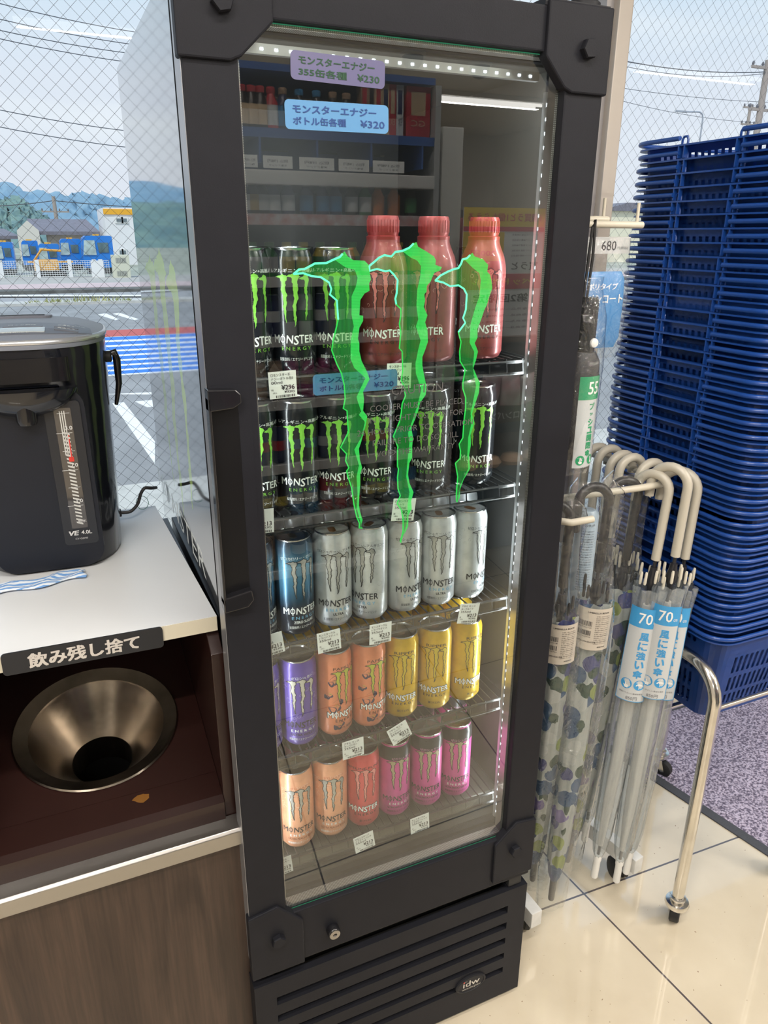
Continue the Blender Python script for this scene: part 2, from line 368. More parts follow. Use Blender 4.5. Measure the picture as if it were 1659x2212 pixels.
obj('border', g, mat('mat_border', (.07, .075, .09), .7, bump=.5, bs=400), mt)

# ================================================================== OUTSIDE
asph = mat('asphalt', (.30, .30, .305), .9, var=.14, vs=1.5, bump=.3, bs=40)
conc = mat('concrete', (.55, .54, .51), .9, var=.12, vs=5)
struct('terrain_near', MB().box((-60, .86, GZ-.3), (90, 20.2, GZ)), asph) if False else None
tag(obj('parking_lot', MB().box((-30, .87, GZ-.2), (60, 18.6, GZ)), asph), kind='structure')
tag(obj('road', MB().box((-40, 19.3, GZ-.25), (90, 23.0, GZ-.03)), mat('road_asphalt', (.36, .36, .37), .9, var=.1, vs=1)), kind='structure')
tag(obj('pavement', MB().box((-40, 23.9, GZ-.2), (90, 31.5, GZ+.03)), mat('pavement', (.40, .385, .36), .9, col2=(.47, .45, .42), vs=.8)), kind='structure')
tag(obj('pavement_band', MB().box((-40, 24.3, GZ+.03), (90, 26.6, GZ+.045)), mat('pink_paving', (.60, .47, .47), .9, var=.06, vs=2)), kind='structure')
tag(obj('kerb', MB().box((-40, 23.0, GZ-.2), (90, 23.9, GZ+.06)), mat('dark_kerb', (.14, .14, .13), .9, var=.3, vs=3)), kind='structure')
tag(obj('planting_strip', MB().box((-40, 18.6, GZ-.2), (90, 19.3, GZ+.06)), conc), kind='structure')
tag(obj('far_ground', MB().box((-300, 31.5, GZ-.4), (400, 260, GZ)), mat('far_ground', (.34, .36, .30), .95, var=.2, vs=.3)), kind='structure')
tag(obj('window_apron', MB().box((-6, .86, GZ-.01), (12, 4.05, GZ+.012)), conc), kind='structure')
# tufts of grass along the strip
g = MB()
for i in range(2600):
    x = random.uniform(-16, 20); yy = 18.62+random.random()*.45; 
    cl = math.sin(x*2.1)+math.sin(x*.9+1)
    if cl < -.3: continue
    h = random.uniform(.03, .09)*(1+.5*cl)
    a = random.random()*PI; dx, dy = .018*math.cos(a), .018*math.sin(a); tx = random.uniform(-.06, .06)
    g.add([(x-dx, yy-dy, GZ+.06), (x+dx, yy+dy, GZ+.06), (x+tx, yy+tx, GZ+.06+h)], [(0, 1, 2)])
tag(obj('roadside_grass', g, mat('dry_grass', (.24, .28, .10), .9, col2=(.42, .40, .18), vs=1.5), fixn=False), 'pale green weeds along the concrete strip before the road', 'grass', kind='stuff')
# painted markings
paint = mat('road_paint', (.86, .86, .86), .7, var=.06, vs=12); pblue = mat('blue_paint', (.02, .20, .72), .6, var=.08, vs=12); pred = mat('red_paint', (.55, .10, .09), .6)
pz = GZ+.004
g = MB(); y0 = at(240, 812, 2, GZ).y; y1 = at(240, 728, 2, GZ).y; y2 = at(240, 718, 2, GZ).y
g.box((-.9, y0, GZ), (6, y1, pz))
obj_pm = thing('parking_marking', 'parking bay painted in blue and white stripes under a red line', 'marking', (2, y0, GZ))
o = obj('white_ground', MB().box((-14, 0, 0), (4.5, y1-y0, .003)), paint, obj_pm)
g = MB()
for i in range(8):
    pa = 728+10.6*i+1; ya = at(240, pa+6.4, 2, GZ).y; yb2 = at(240, pa, 2, GZ).y
    g.box((-14, ya-y0, .003), (4.5, yb2-y0, .006))
obj('blue_stripes', g, pblue, obj_pm)
obj('red_line', MB().box((-14, y1-y0+.05, .0), (4.5, y2-y0+.3, .004)), pred, obj_pm)
def gquad(pts, name, label, grp=None):
    P = [at(px, py, 2, GZ) for px, py in pts]; c = sum(P, V())/4
    g = MB().prism([(p.x-c.x, p.y-c.y) for p in P], 'z', 0, .005); o = obj(name, g, paint); o.location = (c.x, c.y, GZ); tag(o, label, 'marking', grp)
gquad([(243, 872), (268, 870), (335, 955), (335, 1003)], 'painted_diagonal', 'white diagonal line painted on the asphalt behind the dispenser')
gquad([(292, 868), (330, 865), (345, 878), (318, 880)], 'painted_dash', 'short white dash painted on the asphalt near the glossy fridge side')
gquad([(235, 852), (330, 848), (470, 848), (470, 853)], 'painted_line', 'thin white cross line painted on the asphalt below the blue stripes')
gquad([(212, 680), (228, 677), (258, 690), (250, 692)], 'painted_arrow', 'white arrow mark on the asphalt near the weeds, the left of two')
gquad([(244, 678), (258, 676), (300, 690), (290, 692)], 'painted_arrow', 'white arrow mark on the asphalt near the weeds, the right of two')
gquad([(-200, 641), (460, 640), (460, 637), (-200, 638)], 'road_edge_line', 'white line along the far edge of the road')
# hills
def ridge(name, pts, Y, depth, m):
    g = MB(); n_ = 90; rows = 14; vs = []
    P = [at(px, py, 1, Y) for px, py in pts]
    for i in range(n_+1):
        tt = i/n_*(len(P)-1); k = min(int(tt), len(P)-2); f_ = tt-k
        x = P[k].x*(1-f_)+P[k+1].x*f_; top = P[k].z*(1-f_)+P[k+1].z*f_+random.uniform(-.6, .6)*Y/250
        for jj in range(rows+1):
            q_ = jj/rows; vs.append((x+math.sin(i*1.3+jj)*.6, Y-depth*(1-q_)+random.uniform(-1, 1)*q_*(1-q_)*8, GZ-.5+(top-GZ+.5)*(q_**.8)+random.uniform(-.8, .8)*q_*(1-q_)*Y/60))
    fs = [(i*(rows+1)+jj, (i+1)*(rows+1)+jj, (i+1)*(rows+1)+jj+1, i*(rows+1)+jj+1) for i in range(n_) for jj in range(rows)]
    g.add(vs, fs); return tag(obj(name, g, m, smooth=70), kind='structure')
ridge('hills_far', [(-700, 400), (-300, 380), (-60, 375), (0, 390), (60, 412), (120, 416), (150, 420), (172, 412), (200, 420), (245, 427), (280, 430), (400, 440), (600, 450), (900, 455), (1300, 460), (1700, 470), (2300, 480)], 240, 80, mat('far_forest_haze', (.17, .30, .42), 1, col2=(.24, .37, .47), vs=.12))  # blue distance haze mixed into the colour of the far hills
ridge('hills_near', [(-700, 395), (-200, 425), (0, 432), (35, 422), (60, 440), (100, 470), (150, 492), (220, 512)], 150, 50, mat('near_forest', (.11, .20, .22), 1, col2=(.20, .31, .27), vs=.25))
# white roadside building with orange band
Yb = 44
wp = mat('pale_render', (.80, .79, .80), .85, var=.04, vs=.7)
def rectY(p0, p1, Y):
    a = at(*p0, 1, Y); c_ = at(*p1, 1, Y); return min(a.x, c_.x), max(a.x, c_.x), min(a.z, c_.z), max(a.z, c_.z)
bt = thing('roadside_building', 'white flat-roofed building with an orange band beside the blue trucks', 'building', (at(260, 600, 1, Yb).x, Yb, GZ))
ox = bt.location.x
x0, x1, z0, z1 = rectY((223, 448), (330, 600), Yb)
obj('wall', MB().box((x0-ox, 0, 0), (x0-ox+6, 5, z1-GZ)), wp, bt)
bz0 = at(223, 463, 1, Yb).z; bz1 = at(223, 451, 1, Yb).z
obj('orange_band', MB().box((x0-ox-.03, -.06, bz0-GZ), (x0-ox+6.03, 0, bz1-GZ)), mat('orange_band', (.85, .42, .03), .6), bt)
glass_d = mat('dark_pane', (.16, .20, .22), .15, var=.2, vs=3)
for (a, c_) in (((251, 472), (263, 479)), ((265, 472), (274, 479)), ((258, 541), (264, 549)), ((266, 541), (272, 549))):
    xx0, xx1, zz0, zz1 = rectY(a, c_, Yb); o = obj('window', MB().box((xx0-ox-.08, -.05, zz0-GZ-.08), (xx1-ox+.08, 0, zz1-GZ+.08)), white, bt); obj('window_glass', MB().box((xx0-ox, -.08, zz0-GZ), (xx1-ox, -.05, zz1-GZ)), glass_d, o)
# house with grey tiled roof
tile = mat('grey_roof_tile', (.19, .18, .22), .6, var=.15, vs=6, bump=.8, bs=20)
def house(pts, Y, name, label, ridge_px, eave_px, gable):
    xl, zl = at(*ridge_px[0], 1, Y+3).x, at(*ridge_px[0], 1, Y+3).z; xr_, zr = at(*ridge_px[1], 1, Y+3).x, at(*ridge_px[1], 1, Y+3).z
    el = at(*eave_px[0], 1, Y); er = at(*eave_px[1], 1, Y)
    t_ = thing(name, label, 'house', ((el.x+er.x)/2, Y, GZ)); cx = (el.x+er.x)/2
    zz = (zl+zr)/2; ez = (el.z+er.z)/2
    g = MB(); A = [(el.x-cx, 0, ez-GZ), (er.x-cx, 0, ez-GZ), (xr_-cx, 3, zz-GZ), (xl-cx, 3, zz-GZ), (er.x-cx, 6, ez-GZ), (el.x-cx, 6, ez-GZ)]
    A += [(p[0], p[1], p[2]-.18) for p in A]
    g.add(A, [(0, 1, 2, 3), (3, 2, 4, 5), (1, 4, 2), (0, 3, 5), (0, 6, 7, 1), (1, 7, 10, 4), (6, 11, 5, 0), (6, 7, 8, 9), (9, 8, 10, 11), (7, 10, 8), (6, 9, 11)])
    obj('roof', g, tile, t_)
    obj('wall', MB().box((el.x-cx+.7, .6, 0), (er.x-cx-.5, 5.4, ez-GZ-.05)), mat('house_wall', (.52, .46, .42), .9, col2=(.36, .30, .27), vs=.9), t_)
    if gable:
        g = MB(); a = at(*gable[0], 1, Y-.6); b_ = at(*gable[1], 1, Y-.6); c_ = at(*gable[2], 1, Y-.6)
        g.prism([(a.x-cx, GZ*0+.2), (b_.x-cx, .2), (b_.x-cx, b_.z-GZ), (c_.x-cx, c_.z-GZ), (a.x-cx, a.z-GZ)], 'y', -.6, .8); obj('gable', g, mat('cream_wall', (.66, .62, .56), .9), t_)
    return t_
house(None, 46, 'tiled_house', 'house with a long grey tiled roof behind the blue trucks', ((57, 470), (186, 476)), ((70, 497), (216, 503)), ((36, 498), (84, 498), (58, 476)))
house(None, 50, 'tiled_house', 'low house with weathered roof, at the left edge behind the trucks', ((-90, 492), (8, 495)), ((-100, 510), (36, 508)), None)
# trucks
tb = mat('truck_blue', (.015, .20, .66), .4, coat=.3); tg = mat('truck_glass', (.10, .16, .18), .1, var=.4, vs=2); tamb = mat('amber_lamp', (.9, .45, .05), .4)
wsm = mat('windscreen', (.42, .52, .52), .15, var=.3, vs=3)
def truck(px0, px1, ptop, label, Y):
    a = at(px0, ptop, 1, Y); b_ = at(px1+9, 603, 1, Y); W_ = b_.x-a.x; cx = (a.x+b_.x)/2; H_ = a.z-GZ
    t_ = thing('blue_truck', label, 'truck', (cx, Y, GZ), 0, 'blue truck cabs parked behind the white fence')
    h = W_/2; d = 1.6
    prof = [(-h, .25), (h, .25), (h, H_*.97), (h*.9, H_), (-h*.7, H_), (-h*.9, H_*.93), (-h, H_*.5)]
    g = MB().prism(prof, 'y', 0, d); o = obj('cab', g, tb, t_)
    obj('side_window', MB().prism([(h*.05, H_*.56), (h*.7, H_*.56), (h*.7, H_*.82), (h*.0, H_*.82)], 'y', -.03, 0), tg, t_)
    obj('windscreen', MB().prism([(-h*.97, H_*.50), (-h*.12, H_*.50), (-h*.16, H_*.88), (-h*.84, H_*.88)], 'y', -.04, 0), wsm, t_)
    obj('marker_lamp', MB().box((-.12, .2, H_*1.0-.04), (.12, .45, H_+.06)), tamb, t_)
    g = MB()
    for x in (-h*.5, h*.5): g.lathe([(.001, -.1), (.24, -.1), (.24, .1), (.001, .1)], 16, M=Matrix.Translation((x, .14, .24)) @ Matrix.Rotation(PI/2, 4, 'X'))
    obj('wheel', g, blackrub, t_, smooth=40)
truck(-16, 30, 523, 'blue truck cab at the left edge of the picture behind the fence', 34)
truck(43, 84, 520, 'blue truck cab second from the left behind the fence', 37.5)
truck(79, 128, 527, 'low blue truck cab in the middle of the parked row', 34)
truck(126, 176, 516, 'blue truck cab between the low cab and the largest cab', 37.5)
truck(174, 243, 509, 'largest blue truck cab beside the pale metal cabinet', 34)
# orange machine behind fence
om = mat('orange_machine', (.75, .36, .05), .5)
ct = at(110, 600, 1, 32.3)
mc = thing('orange_machine', 'orange site machine standing behind the white mesh fence', 'machine', (ct.x, 32.3, GZ))
obj('body', MB().box((-.55, 0, .2), (.35, .7, .62), bev=.06).box((-.75, .1, .5), (.9, .25, .58)), om, mc)
obj('arm', MB().tube([(-.5, .1, .6), (-.2, .1, 1.0), (.5, .1, .95)], .05, 6), om, mc)
obj('track', MB().box((-.6, -.02, 0), (.6, .7, .2), bev=.08), blackrub, mc)
# white mesh fence
fy = 31.0; fz1 = at(100, 563, 1, fy).z; fx0 = at(-60, 600, 1, fy).x; fx1 = at(240, 600, 1, fy).x
fn = thing('mesh_fence', 'white wire mesh fence along the far pavement in front of the trucks', 'fence', (fx0, fy, GZ))
g = MB(); L_ = fx1-fx0; H_ = fz1-GZ
x = 0
while x < L_: g.box((x-.006, -.006, .05), (x+.006, .006, H_)); x += .085
for i in range(9): zz = .06+(H_-.07)*i/8; g.box((0, -.012, zz-.008), (L_, .012, zz+.008))
fw = mat('fence_white', (.8, .8, .8), .5)
obj('mesh_panel', g, fw, fn)
for px in (4, 83, 153, 206, 220): x = at(px, 590, 1, fy).x-fx0; obj('post', MB().box((x-.07, -.07, 0), (x+.07, .07, H_+.03)), fw, fn)
# metal utility cabinet
x0, x1, z0, z1 = rectY((241, 551), (284, 604), 30)
uc = thing('utility_cabinet', 'pale metal utility cabinet standing right of the mesh fence', 'cabinet', ((x0+x1)/2, 30, GZ)); h = (x1-x0)/2
obj('casing', MB().box((-h, 0, 0), (h, .6, z1-GZ), bev=.02), mat('cabinet_beige', (.62, .62, .50), .6), uc)
for zf in (.12, .68):
    g = MB()
    for i in range(6): g.box((-h*.6+i*h*.2, -.02, (z1-GZ)*zf), (-h*.6+i*h*.2+.05, 0, (z1-GZ)*(zf+.2)))
    obj('louvre', g, mat('louvre_grey', (.35, .36, .32), .6), uc)
obj('white_board', MB().box((0, 0, 0), (.45, .05, .62)), fw, None); ob = bpy.data.objects['white_board']; ob.location = (at(212, 600, 1, 30.4).x-.2, 30.4, GZ); tag(ob, 'white board leaning at the end of the mesh fence', 'board')
# poles and wires
wood = mat('pole_concrete', (.36, .31, .28), .9)
def pole(px, ptop, Y, r_, label, arms=()):
    p = at(px, ptop, 1, Y); t_ = thing('utility_pole', label, 'pole', (p.x, Y, GZ)); H_ = p.z-GZ
    obj('shaft', MB().lathe([(r_*1.3, 0), (r_, H_)], 12), wood, t_, smooth=40)
    for (dz, hw) in arms:
        o = obj('crossarm', MB().box((-hw, -.05, H_-dz-.05), (hw, .05, H_-dz+.05)), wood, t_)
        g = MB()
        for i in range(4): g.lathe([(.04, 0), (.06, .08), (.03, .16)], 8, c=(-hw+.05+i*(2*hw-.1)/3, 0, H_-dz+.05))
        obj('insulators', g, mat('insulator', (.15, .15, .17), .4), o)
    return t_
pole(115, 424, 60, .12, 'brown utility pole rising behind the tiled roof', ((1.0, .9),))
pole(1660, 130, 26, .13, 'concrete utility pole with crossarms at the right edge', ((.3, .9), (1.9, .7)))
pole(1622, 225, 40, .10, 'thinner far utility pole left of the large crossarm pole', ((.2, .6), (1.2, .6)))
wm = mat('cable_black', (.10, .11, .13), .7)
def wire(pa, pb, Ya, Yb_, r_, label, sag=0.0, name='overhead_wire', grp='overhead wires'):
    A = at(*pa, 1, Ya); B = at(*pb, 1, Yb_); pts = []
    for i in range(13):
        q_ = i/12; p = A.lerp(B, q_); p.z -= sag*4*q_*(1-q_); pts.append(p)
    c0 = pts[0].copy(); g = MB().tube([p-c0 for p in pts], r_, 5); o = obj(name, g, wm); o.location = c0; tag(o, label, 'wire', grp)
for i, (pa, pb) in enumerate((((-60, -8), (420, 85)), ((-60, 27), (420, 110)), ((-60, 52), (420, 128)), ((-60, 70), (420, 148)), ((-60, 225), (420, 295)), ((-60, 262), (420, 330)))):
    wire(pa, pb, 22, 26, .011, 'thin dark overhead wire, %s from the top in the left window' % ordw(i), .12)
wire((-60, 446), (118, 433), 60, 60, .03, 'faint wire from the brown utility pole across the hills, left part', .1)
wire((112, 433), (420, 452), 60, 60, .03, 'faint wire from the brown utility pole across the hills, right part', .1)
wire((1250, 110), (1660, 155), 24, 26, .02, 'thick overhead wire in the right window running to the near pole', .25)
wire((1250, 118), (1660, 158), 24, 26, .012, 'thin overhead wire just under the thick one in the right window', .35)
wire((1250, 175), (1700, 222), 34, 36, .013, 'middle overhead wire in the right window', .2)
wire((1250, 192), (1640, 265), 34, 40, .013, 'lowest overhead wire in the right window', .3)
sl = at(1508, 330, 1, 24); stl = thing('street_lamp', 'grey street lamp with curved arm rising behind the basket stack', 'street lamp', (sl.x, 24, GZ))
H_ = at(1508, 250, 1, 24).z-GZ; a_ = at(1463, 240, 1, 24); hx = a_.x-sl.x; hz = a_.z-GZ
gp = mat('galvanised', (.42, .45, .50), .5, .3)
obj('pole', MB().tube([(0, 0, 0), (0, 0, H_-.1), (-.05, 0, H_+.06), (-.2, 0, H_+.13), (-.35, 0, H_+.13), (hx*.7, 0, hz)], .03, 8), gp, stl, smooth=50)
obj('lamp_head', MB().box((hx-.05, -.06, hz-.03), (hx*.62, .06, hz+.03), bev=.01), gp, stl)
# pale house beyond, right of the post
x0, x1, z0, z1 = rectY((1300, 455), (1480, 560), 40)
t_ = thing('far_house', 'cream house seen between the fridge and the basket stack', 'house', ((x0+x1)/2, 40, GZ)); h = (x1-x0)/2
obj('wall', MB().box((-h, 0, 0), (h, 4, z1-GZ)), mat('cream_far', (.80, .74, .58), .9), t_)
obj('roof', MB().prism([(-h-.3, z1-GZ), (h+.3, z1-GZ), (h*.5, z1-GZ+.5), (-h*.5, z1-GZ+.5)], 'y', -.2, 4.2), tile, t_)
# ================================================================== THE DRINKS COOLER
X0, X1 = .156, .680
cool = thing('display_cooler', 'tall black upright drinks cooler with glass door and glowing green claw sign', 'fridge', (X0, 0, 0))
def T(mb): return mb.xf(Matrix.Translation((-X0, 0, 0)))
frame_m = mat('door_frame', (.0125, .013, .017), .5, spec=.15, var=.05, vs=30, bump=.05, bs=900)
inner_m = mat('cooler_inner', (.045, .042, .038), .45, var=.1, vs=5)
sidem = mat('cooler_side', (.012, .013, .016), .06, spec=1.0, coat=1.0, ior=1.9)
YB = .63
# body shell: sides, top, base, back
g = MB()
g.box((X0+.006, .078, .02), (X0+.010, YB, 1.70))
o = obj('side_panel', T(g), sidem, cool)
shell = MB()
shell.box((X0+.010, .048, .02), (.172, YB, 1.70)).box((.650, .048, .02), (X1-.006, YB, 1.70)).box((.172, .048, 1.645), (.650, YB, 1.70)).box((.172, .55, .30), (.650, YB, 1.645)).box((.172, .048, .30), (.650, .55, .425))
obj('body', T(shell), black, cool)
trimw = mat('pale_edge', (.62, .63, .66), .3, .2)
obj('gap_shade_strip', T(MB().box((X0+.005, .049, .02), (X0+.0099, .0778, 1.70))), mat('gap_shade_black', (.005, .005, .006), .8, spec=.1), cool)  # black strip stands in for the shaded gap between door and side panel
# interior liner
ln = MB().box((.172, .06, .425), (.174, .55, 1.645)).box((.648, .06, .425), (.650, .55, 1.645)).box((.174, .547, .425), (.648, .549, 1.645)).box((.174, .06, .425), (.648, .547, .428)).box((.174, .06, 1.642), (.648, .547, 1.645))
obj('liner', T(ln), inner_m, cool)
# bottom step in front of lowest rack
obj('liner_step', T(MB().box((.175, .075, .428), (.648, .545, .468), bev=.003)), mat('cooler_step', (.09, .085, .075), .4), cool)
# door
g = MB()
zt0, zt1, zb0, zb1, xl1, xr0 = 1.646, 1.694, .318, .425, .214, .622
g.box((X0, 0, zb0), (xl1, .042, zt1), bev=.0025).box((xr0, 0, zb0), (X1, .042, zt1), bev=.0025).box((xl1-.004, 0.0006, zt0), (xr0+.004, .042, zt1-.0004), bev=.002).box((xl1-.004, .0006, zb0+.0004), (xr0+.004, .042, zb1), bev=.002)
door = obj('door', T(g), frame_m, cool)
obj('door_edge', T(MB().box((X0-.0008, .003, zb0+.01), (X0+.0002, .036, zt1-.01))), mat('door_edge_sheen', (.34, .35, .38), .3, .6), door)  # reflected light on the door's side put into this pale grey
obj('gasket', T(MB().box((X0+.012, .042, zb0+.01), (X0+.03, .048, zt1-.01)).box((X1-.03, .042, zb0+.01), (X1-.012, .048, zt1-.01)).box((X0+.03, .042, zt0), (X1-.03, .048, zt1-.012)).box((X0+.03, .042, zb0+.02), (X1-.03, .048, zb1-.01))), blackrub, door)
glassm = sheer('door_glass', (.90, .93, .92), 3.0)
obj('glass_pane', T(MB().box((xl1-.002, .010, zb1-.002), (xr0+.002, .013, zt0+.002))), glassm, door)
# spacer bar with dotted edge
m, n, l, b = base('spacer_bar')
t = n.new('ShaderNodeTexCoord'); s_ = n.new('ShaderNodeSeparateXYZ'); l.new(t.outputs['Object'], s_.inputs[0])
a = mth(n, l, 'PINGPONG', s_.outputs['Z'], .0012); c_ = mth(n, l, 'PINGPONG', s_.outputs['X'], .0012); e_ = mth(n, l, 'LESS_THAN', mth(n, l, 'ADD', a, c_), .0009)
mx_n = n.new('ShaderNodeMixRGB'); l.new(e_, mx_n.inputs[0]); mx_n.inputs[1].default_value = (.30, .27, .26, 1); mx_n.inputs[2].default_value = (.85, .85, .82, 1)
l.new(mx_n.outputs[0], b.inputs['Base Color']); b.inputs['Metallic'].default_value = .7; b.inputs['Roughness'].default_value = .3
spm = m
obj('spacer_bar', T(MB().box((xl1, .0135, zb1), (xl1+.004, .030, zt0)).box((xr0-.004, .0135, zb1), (xr0, .030, zt0)).box((xl1, .0135, zt0-.004), (xr0, .030, zt0)).box((xl1, .0135, zb1), (xr0, .030, zb1+.004))), spm, door)
ge_ = glow('edge_glow', (.08, .5, .25), .35); obj('green_edge', T(MB().box((xl1, .0095, zb1+.0005), (xr0, .0100, zb1+.0014))), ge_, door); obj('green_edge', T(MB().box((xl1, .0095, zt0-.002), (xr0, .0100, zt0-.0010))), ge_, door)
# corner brackets and hex bolts
def bracket(pts, bolt):
    g = MB().prism(pts, 'y', -.005, .012); me_ = obj('corner_bracket', T(g), frame_m, door)
    bv = me_.modifiers.new('b', 'BEVEL'); bv.width = .0022; bv.segments = 2
    g = MB(); M = Matrix.Translation((bolt[0]-X0, -.005, bolt[1])) @ Matrix.Rotation(PI/2, 4, 'X')
    g.lathe([(.0115, 0), (.0115, .007), (.0105, .009), (.004, .009)], 6, M=M @ Matrix.Rotation(bolt[2], 4, 'Z')); obj('hex_bolt', g, frame_m, me_)
bracket([(X0-.004, 1.604), (.205, 1.604), (.217, 1.609), (.252, 1.642), (.252, 1.699), (X0-.004, 1.699)], (.199, 1.655, .2))
bracket([(X1+.003, 1.604), (.629, 1.604), (.617, 1.609), (.588, 1.640), (.588, 1.699), (X1+.003, 1.699)], (.647, 1.652, .1))
bracket([(X0-.004, .350), (X0-.004, .447), (.197, .455), (.236, .412), (.240, .316), (.21, .316)], (.197, .394, .3)) if False else None
bracket([(X0-.004, .316), (X0-.004, .447), (.200, .455), (.240, .410), (.240, .316)], (.197, .388, .3))
bracket([(X1+.003, .330), (X1+.003, .450), (.640, .456), (.598, .418), (.598, .330)], (.640, .395, .1))
# handle on the left edge
hz0, hz1 = .985, 1.272
g = MB()
g.prism([(X0-.003, hz1), (X0+.030, hz1-.002), (X0+.036, hz1-.008), (X0+.036, hz1-.018), (X0+.026, hz1-.024), (X0-.003, hz1-.026)], 'y', -.014, .004)
g.prism([(X0-.003, hz0), (X0+.028, hz0+.003), (X0+.036, hz0+.012), (X0+.034, hz0+.026), (X0-.003, hz0+.020)], 'y', -.014, .004)
g.box((X0-.003, -.014, hz0+.01), (X0+.0005, .004, hz1-.01))
hnd = obj('handle', T(g), blackgloss, door); bv = hnd.modifiers.new('b', 'BEVEL'); bv.width = .0015; bv.segments = 2
obj('grip_shade_plate', T(MB().prism(rrect(X0+.001, X0+.034, hz0+.018, hz1-.02, .006), 'y', -.0012, .002)), mat('recess_shade', (.004, .004, .005), .3), hnd)  # flat near-black plate, the shade of the grip cavity as colour
obj('handle_plate', T(MB().prism(rrect(X0+.001, X0+.050, hz0-.012, hz1+.002, .006), 'y', -.0008, .002)), frame_m, door)
# lock
M = Matrix.Translation((.290-X0, 0, .362)) @ Matrix.Rotation(PI/2, 4, 'X')
lk = obj('lock', MB().lathe([(.011, 0), (.011, .010), (.0095, .012), (.001, .012)], 24, M=M), blackgloss, door, smooth=40)
obj('lock_cylinder', MB().lathe([(.009, .012), (.009, .0135), (.0035, .0138), (.0033, .009), (.001, .009)], 24, M=M), steel, lk, smooth=40)
# kick grille panel
g = MB(); zg1 = .292
slots = [(.262, .276-.262), ]
sx0, sx1 = .190, .640
sl_z = [(.236, .254), (.196, .212), (.157, .172), (.118, .132), (.080, .094)]
pts = [(X0-.002, .018), (X0-.002, zg1), (X1-.006, zg1+.004), (X1, zg1-.004), (X1, .03), (X1-.012, .018)]
edges = [zg1]+[v_ for z_ in sl_z for v_ in (z_[1], z_[0])]+[.018]
g.box((X0-.002, 0, .018), (sx0, .035, zg1)).box((sx1, 0, .018), (X1, .035, zg1))
for i in range(0, len(edges), 2): g.box((sx0, 0.0, edges[i+1]), (sx1, .012, edges[i]))
for z0_, z1_ in sl_z: g.box((sx0, .010, z0_-.010), (sx1, .013, z1_))
grl = obj('kick_panel', T(g), frame_m, cool)
obj('slot_backing', T(MB().box((sx0, .030, .02), (sx1, .034, zg1-.01))), mat('slot_dark', (.008, .008, .008), .7), grl)
# oval badge
M = Matrix.Translation((.566-X0, -.001, .091)) @ Matrix.Rotation(PI/2, 4, 'X') @ Matrix.Diagonal((1.0, .62, 1, 1))
bd = obj('maker_badge', MB().lathe([(.033, -.002), (.033, .002), (.029, .0035), (.028, .0022), (.001, .0022)], 40, M=M), black, grl, smooth=30)
g = MB(); f = planef((.566-X0, -.0036, .091), (1, 0, 0), (0, 0, 1)); silver = mat('silver_ink', (.62, .60, .55), .4, .3)
text(g, 'idw', .001, .003, hgt=.014, wdt=.036, f=f, bold=.01); text(g, 'www.idw.global', .001, -.0095, wdt=.040, f=f); text(g, 'ー', -.012, .010, wdt=.007, hgt=.0006, f=f)
obj('badge_lettering', g, silver, bd); g = MB().lathe([(.0012, 0), (.0012, .001)], 10, M=Matrix.Translation((.5505-X0, -.0036, .1015)) @ Matrix.Rotation(PI/2, 4, 'X')); obj('red_dot', g, mat('red_dot', (.7, .05, .03), .5), bd)
# hinge at the top right and hinge foot under the door
obj('top_hinge', T(MB().lathe([(.020, 0), (.020, .006), (.016, .009), (.016, .03)], 24, c=(.655, .020, 1.699)).box((.585, .0, 1.6935), (.68, .04, 1.701))), black, cool, smooth=40)
obj('lower_hinge', T(MB().box((.640, .004, .296), (.668, .036, .318), bev=.002)), blackrub, cool)
# feet
g = MB()
for x, y in ((.19, .06), (.645, .06), (.19, .57), (.645, .57)): g.lathe([(.014, 0), (.014, .006), (.006, .008), (.006, .02)], 12, c=(x, y, 0))
obj('levelling_foot', T(g), steel, cool)
# racks
rackm = mat('rack_wire', (.055, .055, .055), .35, .5)
zr = [.491, .692, .888, 1.083, 1.273]
for z_ in zr:
    g = MB()
    for yy in (.052, .30, .545): g.tube([(.175, yy, z_-.006), (.647, yy, z_-.006)], .0025, 6)
    x = .180
    while x < .645: g.tube([(x, .052, z_-.0022), (x, .545, z_-.0022)], .0014, 5, cap=False); x += .0142
    g.tube([(.175, .048, z_-.022), (.647, .048, z_-.022)], .0022, 6)
    x = .197
    while x < .645: g.tube([(x, .052, z_-.002), (x, .0485, z_-.022)], .0012, 5, cap=False); x += .0142*2
    rk = obj('wire_rack', T(g), rackm, cool)
    obj('clear_rail', T(MB().box((.176, .0445, z_-.026), (.606, .0460, z_-.002))), sheer('clear_rail', (.86, .86, .86), 2.2, .03), rk)
# led strips
ledh = mat('led_housing', (.55, .55, .56), .3, .6)
leds = glow('led_white', (.85, .93, 1), 9.0)
g = MB().box((.618, .034, .445), (.626, .040, 1.61)); o = obj('led_strip', T(g), ledh, cool); obj('led_strip', T(MB().box((.195, .034, .445), (.203, .040, 1.61))), ledh, cool)
g = MB(); z_ = .455
while z_ < 1.60: g.box((.6205, .0332, z_), (.6235, .034, z_+.004)); z_ += .0165
obj('led_chips', T(g), leds, o)
g = MB().box((.225, .040, 1.622), (.61, .048, 1.632)); o = obj('led_strip', T(g), ledh, cool)
g = MB(); x = .232
while x < .60: g.box((x, .0392, 1.6255), (x+.0035, .040, 1.628)); x += .0165
obj('led_chips', T(g), leds, o)
# caution print on the glass
g = MB(); f = planef((.432-X0, .0092, 1.195), (1, 0, 0), (0, 0, 1))
for i, s in enumerate(('CAUTION', 'COOLER MUST BE PLACED', 'IN UPRIGHT POSITION FOR', '24 HOURS PRIOR TO OPERATION', 'FAILURE TO DO SO WILL', 'VOID THE WARRANTY')):
    text(g, s, 0, .048-i*.0155-(0 if i else -.006), hgt=.008 if i else .012, f=f)
obj('caution_print', g, mat('faint_print', (.07, .07, .07), .5), door)
